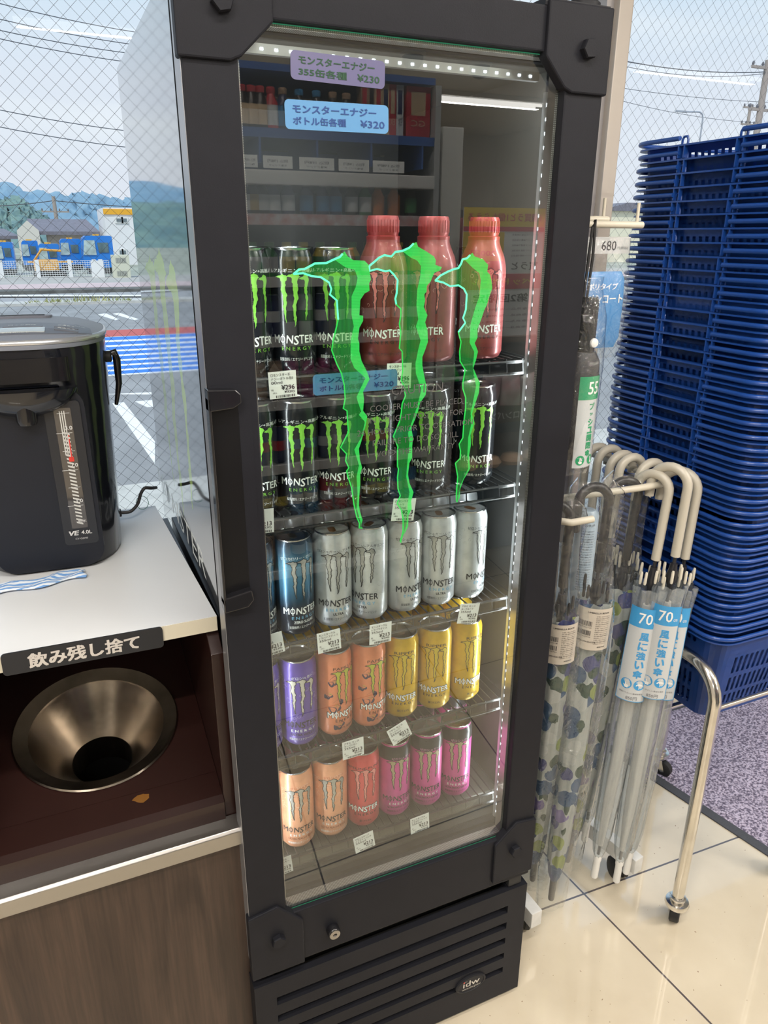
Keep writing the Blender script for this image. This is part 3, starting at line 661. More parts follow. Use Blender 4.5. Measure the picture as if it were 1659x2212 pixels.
# prints on the glossy side
green = mat('emblem_green', (.20, .52, .06), .35)
CL1 = [(633,592),(645,582),(657,581),(674,572),(679,569),(704,568),(721,560),(733,555),(739,548),(744,543),(751,554),(763,562),(787,563),(796,572),(798,587),(801,604),(797,612),(798,628),(787,634),(778,648),(776,681),(784,682),(784,693),(776,708),(773,732),(776,741),(776,759),(781,780),(793,804),(798,819),(784,846),(786,863),(784,887),(793,899),(789,920),(780,954),(775,969),(777,993),(782,1010),(778,1024),(778,1046),(776,1070),(775,1089),(777,1104),(783,1123),(780,1133),(782,1140),(775,1140),(776,1130),(770,1116),(764,1089),(759,1053),(751,1029),(748,1017),(753,1010),(746,995),(748,980),(735,966),(752,933),(750,904),(749,887),(741,882),(745,860),(743,831),(737,806),(727,786),(716,756),(719,735),(725,711),(730,690),(729,681),(727,649),(712,636),(715,624),(710,610),(693,599),(672,596),(654,590)]
CL2 = [(797,574),(808,565),(817,557),(829,551),(844,554),(853,544),(868,542),(883,535),(892,526),(899,523),(903,533),(919,542),(937,554),(941,562),(940,572),(954,577),(951,584),(938,589),(934,598),(930,608),(922,617),(921,630),(916,636),(918,648),(915,663),(923,681),(918,696),(923,714),(924,738),(918,756),(912,771),(912,789),(915,807),(921,836),(919,853),(907,870),(903,887),(896,906),(888,925),(892,945),(890,964),(890,988),(884,1000),(881,1024),(884,1043),(893,1063),(888,1082),(889,1099),(882,1113),(881,1137),(871,1157),(866,1171),(864,1169),(870,1147),(870,1120),(866,1101),(857,1087),(864,1070),(859,1055),(858,1031),(860,1012),(858,1007),(858,969),(859,965),(849,942),(862,911),(866,892),(868,872),(875,855),(872,834),(866,822),(869,800),(868,759),(862,752),(865,717),(862,699),(865,681),(865,667),(855,657),(853,645),(856,633),(858,605),(850,593),(841,584),(832,586),(814,581),(798,585)]
CL3 = [(939,606),(950,595),(965,587),(980,581),(989,579),(995,569),(998,560),(1007,558),(1014,551),(1020,546),(1025,554),(1043,560),(1054,572),(1052,587),(1058,593),(1061,605),(1063,622),(1057,639),(1052,657),(1046,669),(1040,687),(1031,711),(1031,729),(1025,741),(1032,759),(1028,777),(1022,795),(1036,827),(1034,848),(1026,872),(1019,894),(1024,913),(1016,940),(1017,959),(1013,983),(1015,1012),(1001,1036),(993,1058),(993,1075),(987,1084),(985,1080),(985,1063),(988,1029),(983,1000),(993,990),(994,974),(991,959),(999,945),(1001,913),(1005,880),(1005,858),(999,839),(999,827),(1004,798),(993,780),(992,759),(995,738),(989,717),(1004,697),(999,687),(1005,669),(1007,636),(1001,624),(989,616),(971,618),(956,610)]
IN1 = [(721,560),(745,577),(766,583),(772,600),(768,620),(759,640),(759,680),(764,705),(757,735),(757,775),(765,795),(780,808),(789,817),(770,857),(772,866),(780,889),(775,896),(788,911),(780,945),(765,971),(775,1005),(770,1029),(772,1065),(770,1097),(777,1123)]
IN2 = [(868,542),(886,556),(901,563),(909,575),(907,600),(901,625),(899,660),(903,690),(898,705),(908,735),(903,755),(897,785),(898,807),(910,841),(900,880),(881,935),(884,957),(880,993),(877,1029),(884,1063),(880,1089),(880,1113),(877,1137),(866,1169)]
IN3 = [(1002,560),(1020,578),(1035,590),(1038,605),(1035,640),(1026,665),(1016,700),(1014,740),(1024,760),(1021,790),(1023,807),(1028,834),(1016,894),(1018,913),(1011,945),(1009,983),(1011,1012),(994,1048),(989,1077)]
YL = .0165
def W2(p): q_ = at(p[0], p[1], 1, YL); return (q_.x, q_.z)
claws = [[W2(p) for p in c] for c in (CL1, CL2, CL3)]
inner = [[W2(p) for p in c] for c in (IN1, IN2, IN3)]
def right_side(c, inn):
    """the outline of a claw from the point nearest the top of its inner line to its tip, down the right side"""
    d0 = lambda a, b: (a[0]-b[0])**2+(a[1]-b[1])**2
    i0 = min(range(len(c)), key=lambda i: d0(c[i], inn[0])); i1 = min(range(len(c)), key=lambda i: c[i][1])
    return c[i0:i1+1]
# the lit acrylic sign inside the glass
m, n, l, b = base('sign_acrylic'); out = n['Material Output']; n.remove(b)
t = n.new('ShaderNodeTexCoord'); s_ = n.new('ShaderNodeSeparateXYZ'); l.new(t.outputs['Object'], s_.inputs[0])
st = mth(n, l, 'LESS_THAN', mth(n, l, 'PINGPONG', s_.outputs['X'], .00085), .00042)
em = n.new('ShaderNodeEmission'); em.inputs[0].default_value = (.06, .62, .10, 1); l.new(mth(n, l, 'MULTIPLY_ADD', st, .20, .24), em.inputs[1])
tr = n.new('ShaderNodeBsdfTransparent'); tr.inputs[0].default_value = (.50, .60, .46, 1)
ad = n.new('ShaderNodeAddShader'); l.new(em.outputs[0], ad.inputs[0]); l.new(tr.outputs[0], ad.inputs[1]); l.new(ad.outputs[0], out.inputs[0]); acr = m
m, n, l, b = base('sign_bright'); out = n['Material Output']; n.remove(b)
t = n.new('ShaderNodeTexCoord'); s_ = n.new('ShaderNodeSeparateXYZ'); l.new(t.outputs['Object'], s_.inputs[0])
st = mth(n, l, 'LESS_THAN', mth(n, l, 'PINGPONG', s_.outputs['Z'], .0009), .00045)
em = n.new('ShaderNodeEmission'); em.inputs[0].default_value = (.06, .80, .12, 1); l.new(mth(n, l, 'MULTIPLY_ADD', st, .22, .84), em.inputs[1])
tr = n.new('ShaderNodeBsdfTransparent'); tr.inputs[0].default_value = (.25, .3, .25, 1)
ad = n.new('ShaderNodeAddShader'); l.new(em.outputs[0], ad.inputs[0]); l.new(tr.outputs[0], ad.inputs[1]); l.new(ad.outputs[0], out.inputs[0]); brt = m
edgem = glow('sign_edge', (.12, 1.0, .45), 2.2); edgem2 = glow('sign_edge_thin', (.05, .9, .12), 1.1)
def bands(poly):
    """fills a polygon with short horizontal quads: yields (xl0, xr0, z0, xl1, xr1, z1)"""
    zs = sorted({p[1] for p in poly}); n_ = len(poly); out = []
    for za, zb in zip(zs, zs[1:]):
        if zb-za < 1e-6: continue
        xs_ = []
        for k in range(n_):
            p, q_ = poly[k], poly[(k+1) % n_]
            if min(p[1], q_[1]) <= za+1e-8 and max(p[1], q_[1]) >= zb-1e-8 and abs(p[1]-q_[1]) > 1e-8:
                m_ = lambda z_: p[0]+(q_[0]-p[0])*(z_-p[1])/(q_[1]-p[1])
                xs_.append((m_((za+zb)/2), m_(za), m_(zb)))
        xs_.sort()
        for a_, b_ in zip(xs_[::2], xs_[1::2]): out.append((a_[1], b_[1], za, a_[2], b_[2], zb))
    return out
def sheet(mb, poly, y, mi=0):
    for a0, b0, z0_, a1, b1, z1_ in bands(poly): mb.add([(a0, y, z0_), (b0, y, z0_), (b1, y, z1_), (a1, y, z1_)], [(0, 1, 2, 3)], mi)
for c, inn in zip(claws, inner):
    rs = right_side(c, inn)
    hl = rs + inn[::-1]
    g = MB(); sheet(g, c, YL)
    o = obj('claw_light', T(g), acr, door)
    g = MB(); sheet(g, hl, YL-.0006); obj('bright_face', T(g), brt, o)
    i0 = c.index(rs[0]); left = c[i0::-1]; rest = c[len(c):len(rs)-1+i0-1:-1]
    i1 = i0+len(rs)-1; left_side = c[i1:]+c[:i0+1]
    top = c[:i0+1]+rs[:3]
    g = MB().tube([(p[0], YL-.0012, p[1]) for p in left_side], .0009, 5)
    obj('glowing_edge', T(g), edgem2, o)
    g = MB().tube([(p[0], YL-.0015, p[1]) for p in top], .0013, 5)
    lo = [p for p in c[i1+1:] if True]; lo = lo[-9:]; g.tube([(p[0], YL-.0015, p[1]) for p in lo+[c[0]]], .0012, 5)
    obj('glowing_top_edge', T(g), edgem, o)
# normalised claws for prints: u across (0..1), v up (0..1)
ax0 = min(p[0] for c in claws for p in c); ax1 = max(p[0] for c in claws for p in c); az0 = min(p[1] for c in claws for p in c); az1 = max(p[1] for c in claws for p in c)
NC = [[((p[0]-ax0)/(ax1-ax0), (p[1]-az0)/(az1-az0)) for p in c] for c in claws]
g = MB()
for c in NC:
    for a0, b0, z0_, a1, b1, z1_ in bands([(.34*p[0]-.530, .985+.435*p[1]) for p in c]): g.add([(.00599, -a0, z0_), (.00599, -b0, z0_), (.00599, -b1, z1_), (.00599, -a1, z1_)], [(0, 1, 2, 3)])
obj('side_claw_print', g, mat('side_print_green', (.42, .62, .20), .06, spec=1.0, ior=1.7), cool, fixn=False)
g = MB(); f = planef((.00599, .415, .972), (0, -1, 0), (0, 0, 1)); text(g, 'MΦNSTER', 0, 0, wdt=.50, hgt=.045, f=f); obj('side_lettering', g, mat('side_print_white', (.72, .76, .76), .4), cool)

# ================================================================== CANS
R = .0285; HC = .150
def wrap(r_, a0=0.0):
    return lambda s, z: V((r_*math.sin(s/r_+a0), -r_*math.cos(s/r_+a0), z))
def claw_wrap(mb, W_, H_, z0, r_, mi=0, du=0.0):
    f = wrap(r_)
    for c in NC:
        for a0, b0, z0_, a1, b1, z1_ in bands([((p[0]-.5)*W_+du, z0+p[1]*H_) for p in c]):
            n_ = max(1, int(max(b0-a0, b1-a1)/.003)+1)
            for k in range(n_):
                t0, t1 = k/n_, (k+1)/n_
                mb.add([f(a0+(b0-a0)*t0, z0_), f(a0+(b0-a0)*t1, z0_), f(a1+(b1-a1)*t1, z1_), f(a1+(b1-a1)*t0, z1_)], [(0, 1, 2, 3)], mi)
def claw_outline(mb, W_, H_, z0, r_, mi, wd=.00045, du=0.0):
    f = wrap(r_)
    for c in NC:
        P = [((p[0]-.5)*W_+du, z0+p[1]*H_) for p in c]; k = len(P)
        for i in range(k):
            a = P[i]; b_ = P[(i+1) % k]; dx, dz = b_[0]-a[0], b_[1]-a[1]; L_ = math.hypot(dx, dz) or 1; nx, nz_ = -dz/L_*wd, dx/L_*wd
            ex, ez = dx/L_*wd*.6, dz/L_*wd*.6
            mb.add([f(a[0]-ex+nx, a[1]-ez+nz_), f(a[0]-ex-nx, a[1]-ez-nz_), f(b_[0]+ex-nx, b_[1]+ez-nz_), f(b_[0]+ex+nx, b_[1]+ez+nz_)], [(0, 1, 2, 3)], mi)
def swirl(mb, r_, n_, z0, z1, mi, sc=.004, wd=.0002):
    f = wrap(r_)
    for i in range(n_):
        cx = random.uniform(-.09, .09); cz = random.uniform(z0, z1); rr_ = random.uniform(.5, 1.2)*sc; a0 = random.random()*6; pts = []
        for k in range(9): a = a0+k*.62; q_ = rr_*(1-k*.07); pts.append((cx+q_*math.cos(a), cz+q_*math.sin(a)))
        for a, b_ in zip(pts, pts[1:]):
            dx, dz = b_[0]-a[0], b_[1]-a[1]; L_ = math.hypot(dx, dz) or 1; nx, nz_ = -dz/L_*wd, dx/L_*wd
            mb.add([f(a[0]+nx, a[1]+nz_), f(a[0]-nx, a[1]-nz_), f(b_[0]-nx, b_[1]-nz_), f(b_[0]+nx, b_[1]+nz_)], [(0, 1, 2, 3)], mi)
alum = mat('can_aluminium', (.62, .62, .63), .25, 1.0)
outl = mat('print_black', (.02, .02, .022), .5); pw = mat('print_white', (.75, .78, .76), .5); pb = mat('print_blue', (.16, .42, .62), .5); pg = mat('print_gold', (.46, .40, .26), .4, .5)
psil = mat('print_silver', (.50, .50, .47), .35, .6, var=.35, vs=40)
KINDS = {
 'black': dict(body=((.010, .011, .013), .22, 0), claw=green, out=None, word=pw, en=mat('print_green', (.16, .40, .05), .5), sub='炭酸飲料 / エナジードリンク', subm=pw, top='L-アルギニン+高麗人参', topm=pw, desc='black energy drink can with a green claw emblem'),
 'zero': dict(body=((.055, .16, .27), .3, .5), claw=psil, out=outl, word=pw, en=pb, sub='炭酸飲料 / エナジードリンク', subm=pw, top='ゼロカロリー・ゼロシュガー', topm=pw, extra='ZERO SUGAR', exm=pw, desc='blue energy drink can fading to black with a silver claw emblem'),
 'ultra': dict(body=((.62, .64, .65), .34, .55), claw=psil, out=outl, word=outl, en=pb, sub='炭酸飲料 / エナジードリンク', subm=outl, top='ゼロシュガー・L-アルギニン・', topm=outl, extra='ULTRA', exm=outl, sw=mat('print_palegrey', (.40, .41, .42), .5), desc='silver white energy drink can with a grey claw emblem'),
 'violet': dict(body=((.115, .07, .36), .34, .35), claw=mat('print_cream', (.55, .52, .44), .4, .3), out=outl, word=outl, en=pw, sub='炭酸飲料 / エナジードリンク', subm=pw, top='ゼロシュガー', topm=pw, extra='ULTRA VIOLET', exm=outl, sw=mat('print_lilac', (.40, .36, .62), .5), desc='violet energy drink can with a cream claw emblem'),
 'papillon': dict(body=((.72, .24, .12), .36, .3), claw=mat('print_lime', (.50, .50, .06), .4, .3), out=outl, word=pw, en=outl, sub='果汁1% 炭酸飲料', subm=outl, top='PAPILLON', topm=outl, wings=True, desc='orange energy drink can with dark butterfly wings and a lime claw emblem'),
 'ripper': dict(body=((.66, .42, .015), .32, .45), claw=mat('print_yellow', (.66, .50, .04), .35, .5), out=outl, word=pw, en=outl, sub='果汁23%', subm=outl, top='RIPPER', topm=outl, desc='yellow energy drink can with a yellow claw emblem outlined in black'),
 'peach': dict(body=((.80, .38, .22), .38, .25), claw=psil, out=outl, word=outl, en=pw, sub='炭酸飲料/エナジードリンク', subm=pw, top='ゼロシュガー', topm=mat('print_rust', (.45, .10, .04), .5), extra='ULTRA PEACHY KEEN', exm=mat('print_brown', (.30, .10, .05), .5), sw=mat('print_palepeach', (.85, .65, .52), .5), desc='peach energy drink can with a silver claw emblem'),
 'pipeline': dict(body=((.66, .085, .09), .36, .35), claw=mat('print_salmon', (.72, .25, .22), .4), out=outl, word=pw, en=outl, sub='果汁18%', subm=outl, top='PIPELINE PUNCH', topm=outl, desc='coral red energy drink can with a salmon claw emblem'),
 'ruby': dict(body=((.62, .075, .32), .36, .35), claw=pg, out=outl, word=outl, en=pw, sub='炭酸飲料/エナジードリンク', subm=outl, top='ゼロシュガー', topm=mat('print_pink', (.7, .3, .5), .5), extra='ULTRA FANTASY RUBY RED', exm=outl, band=True, desc='magenta energy drink can with a black band at the top and a beige claw emblem'),
}
def word_MO(mb, z, r_, W_, H_, mi, du=0, bold=.02):
    """MΦNSTER lettered with uneven spiky capitals: wide middle strokes that drop below the line"""
    f = wrap(r_); xs = [-.43, -.265, -.10, .045, .165, .29, .42]; ws = [.17, .15, .15, .11, .12, .10, .12]; hs = [1.0, 1.25, 1.0, 1.15, 1.1, .95, 1.0]; dz = [0, 0, 0, -.1, 0, 0, 0]
    for ch, x, w_, h_, d_ in zip('MΦNSTER', xs, ws, hs, dz):
        if ch == 'Φ':
            cx, a_, b_ = x*W_+du, w_*W_*.40, H_*.46; n_ = 20; th_ = W_*.020
            g_ = [f(cx+a_*math.cos(2*PI*k/n_), z+b_*math.sin(2*PI*k/n_)) for k in range(n_)]+[f(cx+(a_-th_)*math.cos(2*PI*k/n_), z+(b_-th_)*math.sin(2*PI*k/n_)) for k in range(n_)]
            mb.add(g_, [(k, (k+1) % n_, n_+(k+1) % n_, n_+k) for k in range(n_)], mi)
            nn_ = V((0, -1, 0))*6e-5; mb.add([f(cx-th_*.5, z-H_*.72)+nn_, f(cx+th_*.5, z-H_*.72)+nn_, f(cx+th_*.5, z+H_*.66)+nn_, f(cx-th_*.5, z+H_*.66)+nn_], [(0, 1, 2, 3)], mi); continue
        text(mb, ch, x*W_+du, z+d_*H_, wdt=w_*W_*.92, hgt=h_*H_, f=f, mi=mi, bold=bold, slant=(.12 if ch in 'SN' else 0))
PROTO = {}
def can_proto(kind, r_=R, h=HC, bottle=False):
    K = KINDS[kind]; col, ro, me_ = K['body']
    sw_w, sw_l = None, None
    bm_ = mat('can_'+kind, col, ro, me_, var=.10, vs=60, coat=.25)
    if kind == 'zero':
        nd = bm_.node_tree.nodes; lk2 = bm_.node_tree.links; pb_ = nd['Principled BSDF']; tcn = nd.new('ShaderNodeTexCoord'); sx_ = nd.new('ShaderNodeSeparateXYZ'); lk2.new(tcn.outputs['Object'], sx_.inputs[0])
        rz2 = nd.new('ShaderNodeValToRGB'); mm = nd.new('ShaderNodeMath'); mm.operation = 'MULTIPLY'; mm.inputs[1].default_value = 1/.15; lk2.new(sx_.outputs['Z'], mm.inputs[0]); lk2.new(mm.outputs[0], rz2.inputs[0])
        el = rz2.color_ramp.elements; el[0].position = .0; el[0].color = (.012, .014, .02, 1); el[1].position = 1.0; el[1].color = (.02, .03, .045, 1)
        for p_, c_ in ((.30, (.014, .02, .035)), (.52, (.06, .17, .28)), (.74, (.13, .30, .42)), (.88, (.04, .10, .16))): e4 = el.new(p_); e4.color = (*c_, 1)
        lk2.new(rz2.outputs[0], pb_.inputs['Base Color'])
    t_ = thing('energy_drink_can' if not bottle else 'bottle_can', '', 'can')
    if not bottle:
        prof = [(r_*.72, .002), (r_*.80, 0), (r_*.84, .002), (r_, .009), (r_, .060), (r_, .1), (r_, h-.016), (r_*.985, h-.0125), (r_*.90, h-.0045), (r_*.885, h-.0025)]
        obj('body', MB().lathe(prof, 40), bm_, t_, smooth=60)
        lid = MB().lathe([(r_*.885, h-.0025), (r_*.91, h-.0015), (r_*.915, h), (r_*.88, h+.0005), (r_*.84, h-.001), (r_*.82, h-.0045), (r_*.78, h-.0045), (r_*.3, h-.0040), (.0005, h-.004)], 36)
        lo_ = obj('lid', lid, alum, t_, smooth=50)
        tabm = mat('can_tab_dark', (.10, .09, .08), .3, .8) if kind in ('black', 'zero', 'violet', 'ruby', 'peach') else mat('can_tab_brown', (.30, .15, .06), .3, .7)
        tb_ = MB(); tb_.prism([(x*.9, y) for x, y in rrect(-.006, .006, -.010, .010, .0055)], 'z', h-.0036, h-.0022); obj('pull_tab', tb_, tabm, lo_)
        zt = h-.026
    else:
        prof = [(r_*.80, 0), (r_*.9, .002), (r_, .009), (r_, .118), (r_*.985, .126), (r_*.90, .138), (r_*.74, .150), (r_*.67, .156), (r_*.66, .160)]
        obj('body', MB().lathe(prof, 40), bm_, t_, smooth=60)
        capm = mat('cap_red', (.30, .04, .04), .35, .3) if kind != 'black' else blackgloss
        cp = obj('screw_cap', MB().lathe([(r_*.66, .160), (r_*.67, .164), (r_*.60, .165), (r_*.62, .168), (r_*.62, .186), (r_*.58, .189), (.0005, .189)], 36), capm, t_, smooth=40)
        g = MB()
        for k in range(30):
            a = 2*PI*k/30; g.tube([(r_*.625*math.cos(a), r_*.625*math.sin(a), .169), (r_*.625*math.cos(a), r_*.625*math.sin(a), .184)], .0006, 4)
        obj('cap_ribs', g, capm, cp); zt = .118
    ro_ = r_+.00035
    if K.get('band'):
        obj('top_band', MB().lathe([(r_+.0001, h-.030), (r_+.0001, h-.016), (r_*.988, h-.0123), (r_*.905, h-.0047)], 40, cap=(False, False)), mat('band_black', (.02, .02, .022), .3), t_, smooth=60)
    if K.get('sw'):
        g = MB(); hh_ = h if not bottle else .14; swirl(g, r_+.0002, 34, hh_-.034, hh_-.024, 0, .003); swirl(g, r_+.0002, 30, .04, hh_-.03, 0, .005); obj('swirl_print', g, K['sw'], t_, fixn=False)
    if K.get('wings'):
        g = MB(); f = wrap(r_+.0002)
        for (cx, cz, s_, a0) in ((-.028, .100, 1.0, .3), (-.034, .078, .7, -.4), (-.028, .055, 1.3, .2), (-.020, .022, .9, -.2), (.045, .095, 1.0, 2.6), (.05, .05, 1.2, 2.8), (-.07, .09, 1.2, 1.2)):
            for side, ln_ in ((.5, .013), (-.6, .010), (-1.5, .007)):
                a = a0+side*.5; ux, uz = math.cos(a), math.sin(a); L_ = ln_*s_*1.6; wq = .0068*s_
                P = []
                for k in range(12):
                    q_ = k/11*2*PI; P.append((cx+ux*L_*(.5+.5*math.cos(q_))-uz*wq*math.sin(q_)*(.6+.4*math.cos(q_)), cz+uz*L_*(.5+.5*math.cos(q_))+ux*wq*math.sin(q_)*(.6+.4*math.cos(q_))))
                g.add([f(*p) for p in P], [tuple(range(12))])
        obj('wing_print', g, mat('print_navy', (.035, .025, .06), .4), t_, fixn=False)
        g = MB()
        for (cx, cz, s_) in ((-.018, .101, 1), (-.017, .057, 1.3), (-.026, .079, .7), (-.012, .022, .9)):
            for k in range(5):
                g.add([wrap(r_+.0004)(cx+.0012*k*s_+x_, cz+.0018*math.sin(k*1.3)*s_+z_) for x_, z_ in ((0, 0), (.0004, 0), (.0004, .0022), (0, .0022))], [(0, 1, 2, 3)])
        obj('wing_marks', g, K['claw'], t_, fixn=False)
    # emblem
    dz = 0 if not bottle else .002
    g = MB(); claw_wrap(g, .046, .066, .056+dz, ro_, 0)
    if K['out']: claw_outline(g, .046, .066, .056+dz, ro_+.0001, 1)
    obj('claw_emblem', g, [K['claw'], K['out'] or K['claw']], t_, fixn=False)
    g = MB(); word_MO(g, .041+dz, ro_, .058, .0098, 0)
    if kind in ('ripper', 'papillon', 'pipeline'): 
        g2 = MB(); word_MO(g2, .041+dz, ro_-.00015, .0595, .0112, 0, bold=.055); obj('word_shadow', g2, outl, t_, fixn=False)
    obj('word_print', g, K['word'], t_, fixn=False)
    f = wrap(ro_); g = MB(); text(g, 'E N E R G Y', 0.003, .0295+dz, wdt=.040, hgt=.0046, f=f, bold=.01); obj('small_word_print', g, K['en'], t_, fixn=False)
    zs = .016
    if K.get('extra'):
        g = MB(); text(g, K['extra'], .002, .0225, wdt=min(.044, .0032*len(K['extra'])), hgt=.0042, f=f, bold=.02); obj('flavour_print', g, K['exm'], t_, fixn=False); zs = .0145
    g = MB(); text(g, K['sub'], .002, zs, wdt=min(.046, .0042*len(K['sub'])), hgt=.0045, f=f)
    obj('fine_print', g, K['subm'], t_, fixn=False)
    g = MB(); text(g, K['top'], .004, zt, wdt=min(.07, .0058*len(K['top'])), hgt=.0048, f=f); text(g, K['top'], -.085, zt, wdt=min(.07, .0058*len(K['top'])), hgt=.0048, f=f)
    for k in range(9): text(g, ('原材料名 果糖ぶどう糖液糖', '高麗人参エキス ガラナ', 'ナイアシン ビタミンB6')[k % 3], .058, .1-.0035*k, wdt=.016, hgt=.0018, f=f)
    obj('neck_print', g, K['topm'], t_, fixn=False)
    return t_
SPOTS = [
 ('lowest', .491, [(.2035, 'peach', .8), (.2625, 'peach', .15), (.322, 'peach', .1), (.380, 'pipeline', .1), (.439, 'ruby', .35), (.501, 'ruby', .1), (.560, 'ruby', .2)]),
 ('second lowest', .692, [(.2165, 'violet', .4), (.2745, 'violet', .1), (.333, 'papillon', .6), (.391, 'papillon', .6), (.450, 'ripper', .1), (.511, 'ripper', 0), (.569, 'ripper', .55)]),
 ('middle', .888, [(.2165, 'zero', .7), (.2745, 'zero', .4), (.335, 'ultra', .2), (.3935, 'ultra', -.45), (.452, 'ultra', .6), (.511, 'ultra', .2), (.567, 'ultra', .85)]),
 ('second highest', 1.083, [(.2300, 'black', .1), (.288, 'black', .1), (.3455, 'black', 0), (.403, 'black', 0), (.493, 'black', -.1), (.570, 'black', .2)]),
 ('topmost', 1.273, [(.2305, 'black', .2), (.289, 'black', 0), (.346, 'black', 0), (.415, 'pb', 0), (.490, 'pb', -.3), (.568, 'pb', .25)]),
]
CY = .086
first = {}
# a few cans with a shift in spacing so that neighbours never touch
for rack, zz, row in SPOTS:
    for i, (x, kind, dl) in enumerate(row):
        yy = CY+(.0 if i % 2 else .0012)
        ang = math.atan2(-(x), (yy+.86)); yaw = ang+math.asin(max(-.95, min(.95, dl)))
        bottle = kind == 'pb'
        if bottle: d_ = 'red-capped pink bottle can'; 
        else: d_ = KINDS[kind]['desc']
        lab = '%s, %s from the left on the %s rack' % (d_, ordw(i), rack)
        if len(lab.split()) > 16: lab = '%s, %s from left on %s rack' % (d_.replace('energy drink ', '').replace(' with a claw', ''), ordw(i), rack)
        if len(lab.split()) > 16:
            lab = '%s, %s from left on %s rack' % ({'papillon': 'orange can with dark butterfly wings', 'peach': 'peach can with silver claw', 'violet': 'violet can with cream claw', 'ultra': 'silver white can with grey claw', 'black': 'black can with green claw', 'pipeline': 'coral red can with salmon claw', 'ripper': 'yellow can with black outlined claw', 'ruby': 'magenta can with black top band', 'zero': 'blue can with silver claw'}[kind], ordw(i), rack)
        grp = 'cans on the %s rack of the cooler' % rack
        if kind not in PROTO:
            if bottle:
                KINDS['pb'] = dict(KINDS['pipeline']); KINDS['pb']['body'] = ((.24, .048, .046), .38, .3); KINDS['pb']['claw'] = mat('print_coral', (.60, .16, .15), .4); KINDS['pb']['sw'] = mat('print_paleflower', (.75, .36, .33), .5); KINDS['pb']['sub'] = '果汁1% エナジードリンク'; KINDS['pb']['top'] = 'ピンク'
                p_ = can_proto('pb', .0330, .19, True)
            else: p_ = can_proto(kind)
            PROTO[kind] = p_; o = p_
        else: o = dup(PROTO[kind])
        o.location = (x, yy, zz); o.rotation_euler = (0, 0, yaw); tag(o, lab, 'can', grp)
# a rank of cans just behind, visible in the gaps
for rack, zz, xs, kind in (('middle', .888, (.305, .364, .423, .482, .541, .60), 'ultra'), ('second highest', 1.083, (.262, .322, .381, .447, .531, .605), 'black'), ('topmost', 1.273, (.262, .321, .605), 'black'), ('second lowest', .692, (.303, .362, .42, .48, .54, .60), 'ripper'), ('lowest', .491, (.30, .36, .42, .47, .53, .60), 'ruby')):
    for i, x in enumerate(xs):
        o = dup(PROTO[kind], loc=(x, CY+.088, zz), rz=random.uniform(-.5, .5)); tag(o, 'can standing behind the front cans of the %s rack, %s from left' % (rack, ordw(i)), 'can', 'second rank of cans on the %s rack' % rack)
# ================================================================== PRICE TAGS
def price_tag(px, py, lines, p1, p2, label, tilt=0.0, w_=.036, h_=.034, y=.0405, curl=0.0):
    c = at(px, py, 1, y); t_ = thing('price_tag', label, 'price tag', tuple(c), 0, 'small printed price tags on the rack fronts'); t_.rotation_euler = (0, tilt, curl)
    f = planef((0, 0, 0), (1, 0, 0), (0, 0, 1)); g = MB(); flat(g, f, -w_/2, w_/2, -h_/2, h_/2, .0004); obj('card', g, paper, t_)
    f = planef((0, -.0003, 0), (1, 0, 0), (0, 0, 1)); g = MB()
    for i, s in enumerate(lines): text(g, s, -w_/2+.003, h_/2-.0042-.0048*i, wdt=min(.0036*len(s), w_-.006), hgt=.0036, f=f, anchor='l', bold=.01)
    text(g, p1, w_/2-.0115, -.0035, wdt=.017, hgt=.0062, f=f, bold=.03); text(g, p2, w_/2-.010, -.0095, wdt=.013, hgt=.0038, f=f, bold=.02)
    text(g, '税', -w_/2+.004, -.006, hgt=.0028, f=f); text(g, '(税込', -w_/2+.007, -.0098, hgt=.0026, f=f)
    barcode(g, -w_/2+.008, w_/2-.003, -h_/2+.001, -h_/2+.0042, f); obj('print', g, ink, t_, fixn=False)
    return t_
P2 = ('¥213', '¥230)')
price_tag(611, 831, ('□モンスターエ', 'ナジーボトル缶5', '00ml'), '¥296', '¥320)', 'price tag reading 296 hanging under the topmost rack at the left', -.03)
price_tag(862, 812, ('モンスターウル', 'トラワイン', '00ml'), '¥296', '¥320)', 'price tag half hidden behind the middle green claw under the topmost rack', .03)
price_tag(872, 1101, ('ロ モンスター', 'ウルトラ', '355ml'), *P2, 'price tag behind the tip of the middle green claw', .12)
price_tag(563, 1127, ('モンスター', 'ゼロ', '355ml'), *P2, 'price tag cut by the door frame above the leftmost blue can', .03)
price_tag(586, 1393, ('ロ モン', 'ターゼロ', '355ml'), *P2, 'price tag tilted at the door frame above the violet cans', -.12)
price_tag(711, 1385, ('モンスターウル', 'トラバイスグァバ', '355ml'), *P2, 'price tag above the left butterfly can', -.05)
price_tag(822, 1368, ('モンスターウル', 'トラパラダイス', '355ml'), *P2, 'price tag above the right butterfly can', .02)
price_tag(1012, 1325, ('アサヒ モンス', 'ターウルトラ', '355ml'), *P2, 'price tag above the rightmost yellow can', .16)
price_tag(763, 1617, ('アサヒ モンス', 'ターパピヨン', '355ml'), *P2, 'price tag above the coral red can', -.03)
price_tag(863, 1583, ('アサヒ モンス', 'ターリッパー', '355ml'), *P2, 'price tag tilted above the leftmost magenta can', -.38)
price_tag(787, 1819, ('ロモンスターパ', 'イプラインパンチ', '355ml'), *P2, 'price tag below the coral red can, lowest row middle', -.14)
price_tag(907, 1779, ('モンスターウル', 'トラルビーレッド', '355ml'), *P2, 'price tag below the magenta cans, lowest row right', -.06)
price_tag(608, 1873, ('モンスターウル', 'トラピーチーキー', '355ml'), *P2, 'price tag below the peach cans beside the door frame', -.08)
